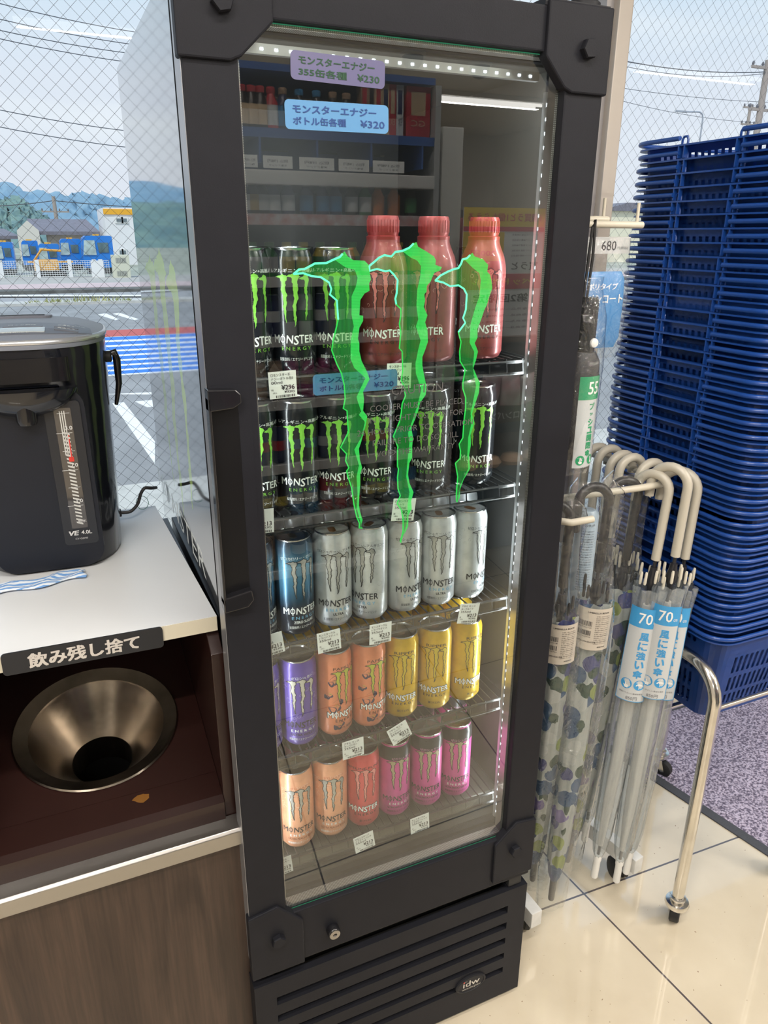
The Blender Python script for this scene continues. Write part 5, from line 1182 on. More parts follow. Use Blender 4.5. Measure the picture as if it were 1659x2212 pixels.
    # rib pairs under the rim and arched handle lugs above it
    for sx_ in (-1, 1):
        for sy_ in (-1, 1):
            xo = sx_*(hx_-.004); yp = sy_*.066
            g = MB()
            for dy in (-.007, .007): g.box((xo-.004, yp+dy-.0012, -.0225), (xo+.004, yp+dy+.0012, -.0025))
            g.tube([(xo-sx_*.004, yp-.007, 0), (xo-sx_*.004, yp-.007, .008), (xo-sx_*.004, yp-.004, .0135), (xo-sx_*.004, yp+.004, .0135), (xo-sx_*.004, yp+.007, .008), (xo-sx_*.004, yp+.007, 0)], .0022, 6)
            obj('handle_lug', g, bmat, t_, smooth=50)
    # two folded handles
    for sy_ in (-1, 1):
        hxx = hx_+.0005; hyy = hy_+.0005; rr_ = .05; z_ = .0105; pts = [(-hxx, sy_*.071, z_), (-hxx, sy_*.12, z_)]
        for k in range(7): a = PI/2*k/6; pts.append((-hxx+rr_-rr_*math.cos(a), sy_*(hyy-rr_+rr_*math.sin(a)), z_))
        for k in range(7): a = PI/2-PI/2*k/6; pts.append((hxx-rr_+rr_*math.cos(a), sy_*(hyy-rr_+rr_*math.sin(a)), z_))
        pts += [(hxx, sy_*.12, z_), (hxx, sy_*.071, z_)]
        obj('handle', MB().tube(pts, .0042, 8), bmat, t_, smooth=60)
    return t_
NB = 39; z0_ = .690; dzb = (1.596-.690)/(NB-1)
bk = basket()
words = ('bottom', 'second', 'third', 'fourth', 'fifth', 'sixth', 'seventh', 'eighth', 'ninth', 'tenth', 'eleventh', 'twelfth', 'thirteenth', 'fourteenth', 'fifteenth', 'sixteenth', 'seventeenth', 'eighteenth', 'nineteenth', 'twentieth')
for i in range(NB):
    o = bk if i == 0 else dup(bk)
    o.location = (bcx+random.uniform(-.0016, .0016), bcy+random.uniform(-.0016, .0016), z0_+i*dzb); o.rotation_euler = (0, 0, random.uniform(-.004, .004))
    if i == 0: lab = 'bottom blue plastic shopping basket, slotted sides in full view above the trolley'
    elif i == NB-1: lab = 'topmost blue plastic shopping basket of the tall stack'
    elif i < 20: lab = 'blue shopping basket nested in the tall stack, %s from the bottom' % words[i]
    else: lab = 'blue shopping basket nested in the tall stack, %s from the top' % words[NB-1-i]
    tag(o, lab, 'basket', 'blue shopping baskets nested in the tall stack')
# trolley
tr_ = thing('basket_trolley', 'chrome tube trolley on castors carrying the stack of blue baskets', 'trolley', (bcx, bcy, 0))
lx0, lx1, ly0, ly1, zu = 1.088-bcx, 1.415-bcx, -.004-bcy, .398-bcy, .648
for xx in (lx0, lx1):
    pts = [(xx, ly0, .085), (xx, ly0, zu-.07)]
    for k in range(9): a = PI/2*k/8; pts.append((xx, ly0+.07-.07*math.cos(a), zu-.07+.07*math.sin(a)))
    for k in range(9): a = PI/2*k/8; pts.append((xx, ly1-.07+.07*math.sin(a), zu-.07+.07*math.cos(a)))
    pts += [(xx, ly1, zu-.07), (xx, ly1, .085)]
    obj('u_frame', MB().tube(pts, .0125, 16), chrome, tr_, smooth=60)
for yy, zz in ((ly0, .570), (ly1, .570)): obj('cross_rail', MB().tube([(lx0, yy, zz), (lx1, yy, zz)], .0055, 10), chrome, tr_, smooth=60)
zb_ = z0_-.2055
for yy in (ly0, ly1): obj('corner_bracket', MB().box((lx0, yy+(.004 if yy < 0 else -.012), zb_+.0), (lx0+.016, yy+(.012 if yy < 0 else -.004), zb_+.075), bev=.002), chrome, tr_)
for yy in (-.09, .09): obj('deck_bar', MB().tube([(lx0, yy, zb_-.010), (lx1, yy, zb_-.010)], .006, 8), chrome, tr_, smooth=60)
for i, (xx, yy, rz_) in enumerate(((lx0, ly0, .7), (lx1, ly0, 0), (lx0, ly1, 0), (lx1, ly1, -1.2))):
    cs = obj('caster', MB().lathe([(.013, .085), (.017, .083), (.017, .079), (.014, .077), (.014, .074), (.024, .072), (.026, .066), (.024, .060), (.016, .058)], 20, c=(xx, yy, 0)), chrome, tr_, smooth=40)
    M = Matrix.Translation((xx, yy, 0)) @ Matrix.Rotation(rz_, 4, 'Z')
    obj('fork', MB().prism([(-.016, .06), (.012, .06), (.024, .022), (.014, .018)], 'y', -.014, -.0115).prism([(-.016, .06), (.012, .06), (.024, .022), (.014, .018)], 'y', .0115, .014).xf(M), chrome, cs)
    obj('wheel', MB().lathe([(.001, -.0105), (.020, -.0105), (.0235, -.008), (.0235, .008), (.020, .0105), (.001, .0105)], 28, M=M @ Matrix.Translation((.016, 0, .0238)) @ Matrix.Rotation(PI/2, 4, 'X')), blackrub, cs, smooth=40)

# ================================================================== UMBRELLA RACK
wbar = mat('scuffed_white', (.66, .66, .64), .4, var=.10, vs=25)
cream = mat('cream_tube', (.55, .51, .42), .4, var=.05, vs=12)
rk_ = thing('umbrella_rack', 'cream tubular umbrella rack on castors between fridge and basket stack', 'rack', (.91, .25, 0))
def Q(p): return V(p)-V((.91, .25, 0))
bars = [((1.069, .098), (1.005, .46)), ((.770, .072), (.745, .46))]
for (a, b_) in bars:
    dx, dy = b_[0]-a[0], b_[1]-a[1]; L_ = math.hypot(dx, dy); ang = math.atan2(dy, dx)
    M = Matrix.Translation(Q((a[0], a[1], .061))) @ Matrix.Rotation(ang, 4, 'Z')
    bo = obj('base_bar', MB().box((0, -.0135, 0), (L_, .0135, .040), bev=.002).xf(M), wbar, rk_)
    for q_ in (.045, L_-.03):
        Mc = M @ Matrix.Translation((q_, 0, -.061)) @ Matrix.Rotation(-.5, 4, 'Z')
        c_ = obj('caster', MB().lathe([(.008, .061), (.008, .050), (.004, .045)], 12, M=Mc), blackrub, rk_)
        for s_ in (-1, 1):
            obj('wheel', MB().lathe([(.001, -.009), (.018, -.009), (.0245, -.005), (.0250, 0), (.0245, .005), (.018, .009), (.001, .009)], 32, M=Mc @ Matrix.Translation((.014, s_*.0115, .0252)) @ Matrix.Rotation(PI/2, 4, 'X')), blackrub, c_, smooth=35)
        obj('hood', MB().prism([(-.018, .03), (-.012, .050), (.010, .055), (.034, .046), (.042, .030), (.034, .034), (.014, .042)], 'y', -.003, .003).xf(Mc), blackgloss, c_)
        obj('brake_lever', MB().box((.036, -.007, .028), (.050, .007, .034), bev=.002).xf(Mc), blackrub, c_)
for (x, y) in ((1.02, .45), (.745, .45)): obj('upright', MB().tube([Q((x, y, .10)), Q((x, y, 1.50))], .010, 12), cream, rk_, smooth=60)
# hanging rails (lower) : a long loop and a short one
r1a, r1b, r1c = at(1378, 1058, 1, .14), at(1440, 1036, 1, .14), at(1462, 1038, 1, .16)
loop = [Q((.745, .45, 1.0)), Q((.745, .20, 1.0)), Q((.775, .15, 1.0)), Q((r1a.x, .14, 1.0)), Q((r1b.x, .14, 1.0)), Q((r1b.x+.012, .15, 1.0)), Q((r1b.x+.02, .18, 1.0)), Q((1.02, .45, 1.0))]
obj('hanging_rail', MB().tube(loop, .0065, 12), cream, rk_, smooth=60)
r2 = at(1285, 1076, 1, .075)
obj('short_rail', MB().tube([Q((.745, .45, .985)), Q((.745, .09, .985)), Q((.76, .075, .985)), Q((r2.x, .075, .985))], .0062, 12), cream, rk_, smooth=60)
# prongs with upright pins near the top
for (pa, pb_, y, px_) in (((1262, 492), (1388, 479), .12, 1377), ((1250, 476), (1313, 472), .17, 1303)):
    a, b_ = at(*pa, 1, y), at(*pb_, 1, y); z_ = (a.z+b_.z)/2
    o = obj('hook_arm', MB().tube([Q((.745, .45, z_)), Q((.745, y+.01, z_)), Q((.752, y, z_)), Q((b_.x, y, z_))], .0052, 12), cream, rk_, smooth=60)
    p_ = at(px_, 470, 1, y); obj('hook_pin', MB().tube([Q((p_.x, y, z_)), Q((p_.x, y, z_+.032))], .0026, 8), cream, o, smooth=60)

# ================================================================== UMBRELLAS
bagm = sheer('clear_bag', (.95, .96, .96), 1.8, .05, body=(.8, .82, .83), bodyf=.025, bump=.8, bs=35)
vinyl = sheer('clear_vinyl', (.80, .83, .84), 2.0, .12, body=(.60, .64, .66), bodyf=.26, bump=.5, bs=30)
floral, n, l, b = base('floral_vinyl'); out = n['Material Output']
t = n.new('ShaderNodeTexCoord'); vo = n.new('ShaderNodeTexVoronoi'); vo.inputs['Scale'].default_value = 30; l.new(t.outputs['Object'], vo.inputs[0])
rp = n.new('ShaderNodeValToRGB'); l.new(vo.outputs['Color'], rp.inputs[0]); rp.color_ramp.interpolation = 'CONSTANT'
cols = [(0, (.50, .52, .50)), (.22, (.06, .07, .22)), (.38, (.26, .32, .08)), (.50, (.03, .09, .20)), (.62, (.42, .44, .42)), (.72, (.02, .06, .04)), (.84, (.17, .13, .34))]
rp.color_ramp.elements[0].position = 0; rp.color_ramp.elements[0].color = (*cols[0][1], 1); rp.color_ramp.elements[1].position = cols[1][0]; rp.color_ramp.elements[1].color = (*cols[1][1], 1)
for p_, c_ in cols[2:]: e_ = rp.color_ramp.elements.new(p_); e_.color = (*c_, 1)
dd = mth(n, l, 'LESS_THAN', vo.outputs['Distance'], .62); mx_ = n.new('ShaderNodeMixRGB'); l.new(dd, mx_.inputs[0]); mx_.inputs[1].default_value = (.42, .45, .43, 1); l.new(rp.outputs[0], mx_.inputs[2]); l.new(mx_.outputs[0], b.inputs['Base Color']); b.inputs['Roughness'].default_value = .2
tr = n.new('ShaderNodeBsdfTransparent'); tr.inputs[0].default_value = (.85, .87, .87, 1); ms = n.new('ShaderNodeMixShader'); ms.inputs[0].default_value = .66; l.new(tr.outputs[0], ms.inputs[1]); l.new(b.outputs[0], ms.inputs[2]); l.new(ms.outputs[0], out.inputs[0])
lbl_blue = mat('label_blue', (.05, .30, .60), .4); lbl_white = mat('label_white', (.52, .54, .55), .4); lbl_cream = mat('label_cream', (.50, .45, .38), .45); steelw = mat('stem_dark', (.02, .02, .024), .3)
def cyl_f(r_, zc, a0=0): return lambda u, v: V((r_*math.sin(u/r_+a0), -r_*math.cos(u/r_+a0), zc+v))
def cyl_sheet(mb, r_, u0, u1, z0, z1, a0=0, mi=0, n_=16):
    vs = []; 
    for i in range(n_+1):
        u = u0+(u1-u0)*i/n_; a = u/r_+a0; vs += [(r_*math.sin(a), -r_*math.cos(a), z0), (r_*math.sin(a), -r_*math.cos(a), z1)]
    mb.add(vs, [(2*i, 2*i+2, 2*i+3, 2*i+1) for i in range(n_)], mi)
def umbrella(tip, top, style, label, hookdir=PI/2, hr=.030, group='umbrellas hanging on the rack', bag=False, twist=0.0, hookend=.055, lab_=True, name='umbrella'):
    """tip, top: 3-D points; local z runs along the shaft from the tip; the crook bends towards hookdir (about z)"""
    tip = V(tip); top = V(top); axis = top-tip; H_ = axis.length-hr
    t_ = thing(name, label, 'umbrella', tuple(tip), 0, group)
    t_.rotation_mode = 'QUATERNION'; t_.rotation_quaternion = V((0, 0, 1)).rotation_difference(axis.normalized())
    hm = beige if style == 'white' else mat('crook_dark', (.012, .011, .011), .4, var=.2, vs=20)
    hx2, hy2 = math.cos(hookdir), math.sin(hookdir); r_ = .0088 if style == 'white' else .0085
    pts = [(0, 0, H_-.135), (0, 0, H_-.05), (0, 0, H_-.01)]
    for k in range(13): a = PI*k/12; q_ = hr-hr*math.cos(a); pts.append((q_*hx2, q_*hy2, H_+hr*math.sin(a)*.98))
    pts.append((2*hr*hx2, 2*hr*hy2, H_-hookend))
    obj('crook_handle', MB().tube(pts, r_, 16), hm, t_, smooth=60)
    obj('shaft', MB().lathe([(.0035, .02), (.0035, H_-.13)], 10).lathe([(.0065, H_-.150), (.0075, H_-.16), (.011, H_-.175), (.011, H_-.185), (.0055, H_-.195), (.0055, H_-.215)], 16), steelw, t_, smooth=40)
    # folded canopy
    zc1 = H_-.190; n_ = 40; rings = []
    for z_, rr_, am in ((.055, .0068, .05), (.075, .013, .10), (.12, .0185, .14), (.25, .0225, .12), (.40, .0255, .10), (.55, .027, .08), (zc1-.05, .0285, .07), (zc1-.01, .031, .12), (zc1, .030, .16)):
        rings.append([(rr_*(1+am*math.sin(8*(2*PI*k/n_)+z_*9))*math.cos(2*PI*k/n_+z_*1.4+twist), rr_*(1+am*math.sin(8*(2*PI*k/n_)+z_*9))*math.sin(2*PI*k/n_+z_*1.4+twist), z_) for k in range(n_)])
    g = MB(); loft(g, rings, cap=(False, False)); obj('canopy', g, vinyl if style == 'white' else floral, t_, smooth=60)
    if style != 'white': obj('inner_roll', MB().lathe([(.006, .08), (.012, .2), (.016, .45), (.014, zc1-.1), (.008, zc1-.04)], 20), mat('inner_roll', (.05, .06, .05), .6, col2=(.25, .28, .24), vs=22), t_, smooth=50)
    if style == 'white': obj('rolled_film', MB().lathe([(.006, .09), (.012, .2), (.0145, .45), (.013, zc1-.1), (.008, zc1-.04)], 20), mat('rolled_film', (.60, .57, .52), .45, var=.12, vs=10, stretch=(20, 20, 1)), t_, smooth=50)
    for k in range(8):
        a = 2*PI*k/8+.3+twist; rr_ = .021 if k % 2 else .025
        c_ = V((rr_*math.cos(a), rr_*math.sin(a), zc1+.002+(k % 3)*.006))
        o = obj('rib_tip', MB().lathe([(.0022, 0), (.0030, .004), (.0028, .022), (.0020, .026)], 8, c=c_), (mat('rib_tip_cream', (.64, .60, .50), .4) if style == 'white' else blackrub), t_, smooth=50)
    obj('ferrule', MB().lathe([(.0072 if style == 'white' else .0065, 0), (.0080, .003), (.0078, .045), (.0088, .05), (.0088, .064)] if style == 'white' else [(.0058, 0), (.0066, .004), (.0080, .085), (.0085, .09)], 18), (white if style == 'white' else mat('ferrule_dark', (.06, .06, .06), .4)), t_, smooth=40)
    a0 = math.atan2(tip.x, -(-.86-tip.y))*-1
    if lab_ and style == 'white':
        r2_ = .0358; f = cyl_f(r2_+.0003, 0, a0); zt_ = zc1-.035; zb2 = zt_-.205; hw = .031
        sl2 = obj('label_sleeve', MB(), lbl_white, t_) if False else None
        g = MB(); cyl_sheet(g, r2_, -hw, hw, zb2, zt_-.041, a0); lb = obj('label', g, lbl_white, t_, fixn=False, smooth=60)
        g = MB(); cyl_sheet(g, r2_+.0001, -hw, hw, zt_-.041, zt_, a0); cyl_sheet(g, r2_+.0002, -hw, -hw+.0014, zb2, zt_, a0); cyl_sheet(g, r2_+.0002, hw-.0014, hw, zb2, zt_, a0); cyl_sheet(g, r2_+.0002, -hw, hw, zb2, zb2+.0014, a0)
        f2_ = cyl_f(r2_+.0004, 0, a0)
        vtext(g, '風に強い傘', .006, zt_-.050, .0185, f2_, bold=.05, gap=1.12)
        for cx in (-.012, .014):
            cz = zt_-.166; g.add([f2_(cx+.0115*math.cos(2*PI*k/20), cz+.0115*math.sin(2*PI*k/20)) for k in range(20)], [tuple(range(20))])
        obj('label_blue_print', g, lbl_blue, lb, fixn=False)
        f3 = cyl_f(r2_+.0006, 0, a0); g = MB(); text(g, '70', .002, zt_-.021, wdt=.026, hgt=.022, f=f3, bold=.01); text(g, 'cm', .0215, zt_-.028, wdt=.008, hgt=.005, f=f3)
        for cx, s_ in ((-.012, 'ワンタッチ'), (.014, '風に強い')): text(g, s_, cx, zt_-.160, wdt=.014, hgt=.0028, f=f3)
        # pointing hand and little umbrella pictograms
        cx, cz = -.012, zt_-.169; g.add([f3(cx+x, cz+z_) for x, z_ in ((-.002, -.006), (.004, -.006), (.005, .0), (.0, .001), (.0, .006), (-.0018, .006), (-.0018, -.001), (-.0045, .0015), (-.005, 0))], [tuple(range(9))])
        cx = .014; g.add([f3(cx+.007*math.cos(PI*k/8), cz+.001+.0055*math.sin(PI*k/8)) for k in range(9)], [tuple(range(9))]); g.add([f3(cx+x, cz+z_) for x, z_ in ((-.0005, -.006), (.0005, -.006), (.0005, .001), (-.0005, .001))], [(0, 1, 2, 3)])
        obj('label_white_print', g, white, lb, fixn=False)
        g = MB(); text(g, '850円', .003, zb2+.008, wdt=.022, hgt=.008, f=f3); text(g, '環境にやさしい素材を配合', 0, zb2+.019, wdt=.048, hgt=.0035, f=f3); obj('label_price_print', g, mat('price_grey', (.12, .12, .13), .5), lb, fixn=False)
    if lab_ and style == 'floral':
        r2_ = .0375; zt_ = zc1-.004; zb2 = zt_-.085; hw = .036; g = MB(); cyl_sheet(g, r2_, -hw, hw, zb2, zt_, a0+.15); lb = obj('label', g, lbl_cream, t_, fixn=False, smooth=60)
        f3 = cyl_f(r2_+.0003, 0, a0+.15); g = MB(); text(g, 'UMBRELLA BOOK', .006, zt_-.008, wdt=.040, hgt=.0032, f=f3, bold=.02); 
        barcode(g, -.031, -.004, zt_-.036, zt_-.026, f3); text(g, '4901770561128', -.0175, zt_-.039, wdt=.026, hgt=.0024, f=f3); barcode(g, -.031, -.004, zt_-.055, zt_-.045, f3); text(g, '2907702720', -.0175, zt_-.058, wdt=.026, hgt=.0024, f=f3)
        for k in range(15): text(g, ('お問い合わせ窓口', '0120-063-000', '品質表示 ポリエステル')[k % 3], .015, zt_-.015-.0040*k, wdt=.026, hgt=.0022, f=f3)
        text(g, '978-4-299-05412-8', -.012, zt_-.068, wdt=.036, hgt=.003, f=f3, bold=.02); text(g, '本体2992円', .018, zt_-.078, wdt=.016, hgt=.003, f=f3, bold=.02)
        obj('label_print', g, ink, lb, fixn=False)
    if bag:
        n_ = 36; rings = []
        zb_ = -.03; 
        for z_, rx, ry in ((zb_, .030, .003), (zb_+.03, .033, .008), (.08, .036, .020), (.3, .040, .032), (.6, .041, .036), (H_-.22, .041, .036), (H_-.10, .040, .022), (H_, .052, .018), (H_+hr*.8, .050, .018), (H_+hr+.014, .034, .012)):
            cx = hr*hx2*max(0, min(1, (z_-(H_-.18))/.12)); cy = hr*hy2*max(0, min(1, (z_-(H_-.18))/.12))
            ring_ = []
            for k in range(n_):
                a = 2*PI*k/n_; wv_ = 1+.08*math.sin(5*a+z_*40)+.06*math.sin(9*a-z_*60)
                x, y = rx*wv_*math.cos(a), ry*wv_*math.sin(a); ring_.append((cx+x*hx2-y*hy2, cy+x*hy2+y*hx2, z_+.004*math.sin(3*a+z_*9)))
            rings.append(ring_)
        g = MB(); loft(g, rings, cap=(False, False)); obj('plastic_bag', g, bagm, t_, fixn=True, smooth=60)
    return t_
def up_px(tip_px, ztip, top_px, ytop): 
    a = at(*tip_px, 2, ztip); b_ = at(*top_px, 1, ytop); return a, b_
# white crooks, nearest pair with full labels
HD = math.radians(115)
def mk(tippx, zt_, stempx, y, peakz, **kw):
    a = at(*tippx, 2, zt_); s_ = at(*stempx, 1, y); d_ = (s_-a); k = (peakz-a.z)/d_.z
    return a, a+d_*k
a, b_ = mk((1283, 1893), .085, (1421, 1185), .115, 1.022); umbrella(a, b_, 'white', 'clear umbrella, cream crook, left of the two with full blue 70 labels', HD, twist=0, hookend=.03)
a, b_ = mk((1331, 1903), .075, (1464, 1172), .090, 1.040); umbrella(a, b_, 'white', 'clear umbrella, cream crook, right of the two with full blue 70 labels', HD, hr=.034, twist=.5, hookend=.03)
a, b_ = mk((1352, 1885), .088, (1488, 1160), .105, 1.022); umbrella(a, b_, 'white', 'clear umbrella with cream crook, label half hidden beside the basket stack', HD, hr=.034, twist=1.1, hookend=.03)
for i, (pk, y, zt_) in enumerate((((1409, 998), .185, .10), ((1366, 987), .215, .10), ((1345, 980), .25, .11), ((1318, 968), .29, .11), ((1292, 964), .33, .11))):
    p = at(*pk, 1, y); umbrella((p.x-.028-.012, y+.01, zt_), (p.x-.028, y, p.z), 'white', 'cream crooked umbrella hooked over the rear rail, %s behind the labelled ones' % ordw(i), 0.0, hr=.029, lab_=False, twist=i*.3, hookend=.012)
# dark crooks in plastic bags
a, b_ = mk((1190, 1942), .075, (1302, 1170), .100, 1.030); umbrella(a, b_, 'floral', 'flower-patterned umbrella with black crook in a plastic bag, barcode label in full view', math.radians(165), hr=.028, bag=True, name='bagged_umbrella')
a, b_ = mk((1225, 1860), .085, (1356, 1185), .165, 1.005); umbrella(a, b_, 'floral', 'bagged umbrella with black crook between the labelled flower umbrella and the clear ones', math.radians(165), hr=.028, bag=True, lab_=False, name='bagged_umbrella', twist=.7)
a, b_ = mk((1150, 1900), .10, (1213, 1290), .105, 1.010); umbrella(a, b_, 'floral', 'bagged umbrella partly hidden behind the right edge of the fridge door', math.radians(150), hr=.026, bag=True, name='bagged_umbrella', twist=1.2)
# pale blue folded umbrella pack with printed side behind
c_ = at(1262, 1180, 1, .17); pk_ = thing('umbrella_pack', 'pale blue umbrella pack with small print between the bagged umbrellas', 'umbrella', (c_.x, .17, c_.z))
obj('sleeve', MB().lathe([(.012, -.36), (.021, -.33), (.021, .065), (.014, .075)], 24), mat('pack_blue', (.42, .52, .62), .35), pk_, smooth=40)
g = MB(); f3 = cyl_f(.0214, 0, -.5); text(g, 'ルワンタッチ', 0, .050, wdt=.024, hgt=.005, f=f3, bold=.03)
for k in range(24): text(g, ('使用上の注意を守り', '強風時は使用しない', '素材 ポリエステル')[k % 3], 0, .038-.0052*k, wdt=.026, hgt=.003, f=f3)
barcode(g, -.004, .014, -.115, -.09, f3); obj('print', g, ink, pk_, fixn=False)
# folding umbrella in bag
hy0 = .115
P0 = at(1300, 640, 1, hy0); P1 = at(1262, 985, 1, hy0); cx = (P0.x+P1.x)/2-.022
fu = thing('folding_umbrella', 'black folding umbrella in clear wrap with a green 55 label hanging beside the fridge', 'umbrella', (cx, hy0, P0.z))
Hf = P0.z-P1.z
g = MB(); loft(g, [sup(.024, .017, -Hf, 24), sup(.027, .020, -Hf+.02, 24), sup(.028, .021, -Hf*.5, 24), sup(.026, .019, -.10, 24), sup(.018, .014, -.085, 24)]); obj('cover', g, mat('nylon_black', (.018, .018, .022), .45), fu, smooth=50)
obj('grip', MB().lathe([(.012, -.092), (.015, -.085), (.0155, -.01), (.013, 0)], 20), blackgloss, fu, smooth=40)
obj('push_button', MB().lathe([(.0075, 0), (.0070, .003), (.004, .0045)], 16, M=Matrix.Translation((.004, -.0150, -.070)) @ Matrix.Rotation(PI/2, 4, 'X')), white, fu, smooth=40)
obj('strap', MB().tube([(-.012, 0, 0), (-.010, 0, .06), (-.008, 0, 1.452-P0.z+.0), (-.004, 0, 1.452-P0.z+.01), (-.002, 0, .06), (-.006, 0, 0)], .0022, 6), blackrub, fu, smooth=50)
def wr(z0, z1, rx, ry, name, m_, par, aa=-.65, ab=.95, up=0):
    vs = []; N_ = 14
    for i in range(N_+1):
        a = -PI/2+aa+(ab-aa)*i/N_
        for z_ in (z0, z1): vs.append((rx*math.cos(a), ry*math.sin(a), z_))
    g = MB(); g.add(vs, [(2*i, 2*i+2, 2*i+3, 2*i+1) for i in range(N_)]); return obj(name, g, m_, par, fixn=False, smooth=60)
lb = wr(-.275, -.125, .0300, .0232, 'label', lbl_white, fu); lgreen = mat('label_green', (.025, .30, .13), .4)
wr(-.160, -.122, .0302, .0234, 'label_green_band', lgreen, lb)
fe = lambda u, v: V((.0304*math.sin(u/.0304), -.0236*math.cos(u/.0304), v))
g = MB(); text(g, '55', .008, -.141, wdt=.022, hgt=.020, f=fe, bold=.02); text(g, 'cm', .0225, -.148, wdt=.006, hgt=.004, f=fe); obj('label_white_print', g, white, lb, fixn=False)
g = MB(); vtext(g, 'プッシュ開閉傘', .008, -.165, .0118, fe, bold=.05, gap=1.12)
for cx_ in (-.006, .017): g.add([fe(cx_+.0085*math.cos(2*PI*k/20), -.262+.0085*math.sin(2*PI*k/20)) for k in range(20)], [tuple(range(20))])
obj('label_green_print', g, lgreen, lb, fixn=False)
g = MB(); text(g, '1,680円', .010, -.2755+.0, wdt=.020, hgt=.0045, f=lambda u, v: fe(u, v)-V((0, .0002, 0))); obj('label_price_print', g, ink, lb, fixn=False)
g = MB(); text(g, 'ワンタッチ', -.006, -.258, wdt=.012, hgt=.002, f=lambda u, v: fe(u, v)-V((0, .0004, 0)))
ff5 = lambda u, v: fe(u, v)-V((0, .0004, 0)); g.add([ff5(-.006+x, -.264+z_) for x, z_ in ((-.002, -.004), (.003, -.004), (.0035, .0), (.0, .001), (.0, .005), (-.0014, .005), (-.0014, -.001), (-.0035, .001), (-.004, 0))], [tuple(range(9))]); g.add([ff5(.017+x, -.263+z_) for x, z_ in ((0, .005), (-.002, -.003), (0, -.005), (.002, -.003))], [(0, 1, 2, 3)])
obj('pictogram', g, white, lb, fixn=False)
g = MB(); loft(g, [sup(.030, .004, -Hf-.030, 30), sup(.031, .022, -Hf, 30, p=2.2), sup(.034, .025, -Hf*.4, 30, p=2.2), sup(.031, .023, -.03, 30, p=2.2), sup(.018, .012, .018, 30), sup(.022, .010, .03, 30)], cap=(False, False))
obj('clear_wrap', g, bagm, fu, smooth=60)
# raincoat pack
yr_ = .175
c0 = at(1362, 512, 1, yr_); c1 = at(1340, 770, 1, yr_); x0_ = c0.x-.110; W_ = .112; z1_ = c0.z; zb_ = c1.z
rp_ = thing('raincoat_pack', 'blue raincoat in a clear hang pack with a 680 price header', 'raincoat', (c0.x-W_/2, yr_, z1_))
obj('header_strip', MB().box((-W_/2, -.0012, -.026), (W_/2, .0012, .0)), mat('header_grey', (.50, .51, .51), .4), rp_)
g = MB(); f = planef((0, -.0016, -.0135), (1, 0, 0), (0, 0, 1)); text(g, '680', .012, .0, wdt=.030, hgt=.015, f=f, bold=.01); text(g, '円(税込)', .0405, -.004, wdt=.022, hgt=.0055, f=f); obj('price_print', g, ink, rp_, fixn=False)
Hh = z1_-zb_
g = MB(); loft(g, [[(x, y*1.0, z_) for x, y, z_ in sup(W_/2-.012, .004, zz, 28, p=5)] for zz in (-Hh+.018,)]+[sup(W_/2-.006, .010, -Hh+.035, 28, p=5), sup(W_/2-.006, .012, -Hh*.5, 28, p=5), sup(W_/2-.006, .008, -.066, 28, p=5), sup(W_/2-.012, .003, -.054, 28, p=5)]); obj('folded_coat', g, mat('coat_blue', (.05, .22, .50), .5, bump=.3, bs=12), rp_, smooth=40)
g = MB(); f = planef((0, -.0125, -.085), (1, 0, 0), (0, 0, 1)); text(g, 'ポリタイプ', .0, .008, wdt=.060, hgt=.010, f=f, bold=.02); text(g, 'レインコート', .0, -.012, wdt=.085, hgt=.014, f=f, bold=.03); obj('white_lettering', g, white, rp_, fixn=False)
g = MB(); n_ = 24; loft(g, [sup(W_/2-.004, .003, -Hh, 30, p=4), sup(W_/2, .014, -Hh+.02, 30, p=5), sup(W_/2+.001, .016, -Hh*.5, 30, p=5), sup(W_/2, .012, -.06, 30, p=5), sup(W_/2, .002, -.002, 30, p=6)], cap=(True, True)); obj('clear_pouch', g, bagm, rp_, smooth=40)
# ================================================================== THE STORE BEHIND (seen mirrored in the cooler door)
DR = 1.5
def rp(px, py, D=DR): p = at(px, py, 1, D); return p.x, p.z
# ceiling fixtures
tubem = glow('tube_light', (1, .97, .90), 7.0); hous = mat('fixture_white', (.62, .62, .60), .5)
for i, (x, y, wh) in enumerate(((-0.9, -1.35, 'over the waste cabinet'), (0.35, -0.78, 'added unseen before the cooler to brighten shelf and cans'), (2.0, -1.35, 'over the entrance mat side'), (0.6, -2.7, 'above the drinks shelf aisle'), (3.2, -2.9, 'deep in the right aisle'), (1.32, -5.12, 'far down the store, left of two mirrored in the cooler door'), (3.64, -5.3, 'far down the store, right of two mirrored in the cooler door'), (-1.6, -3.6, 'in the left rear of the store'), (4.4, -2.2, 'by the right wall'))):
    t_ = thing('ceiling_light', 'twin tube ceiling light %s' % wh, 'ceiling light', (x, y, CZ), 0, 'twin tube ceiling lights')
    obj('housing', MB().box((-.62, -.10, -.035), (.62, .10, -.0005), bev=.004), hous, t_)
    for s_ in (-1, 1): obj('tube', MB().tube([(-.56, s_*.05, -.050), (.56, s_*.05, -.050)], .0125, 10), tubem, t_, smooth=60)
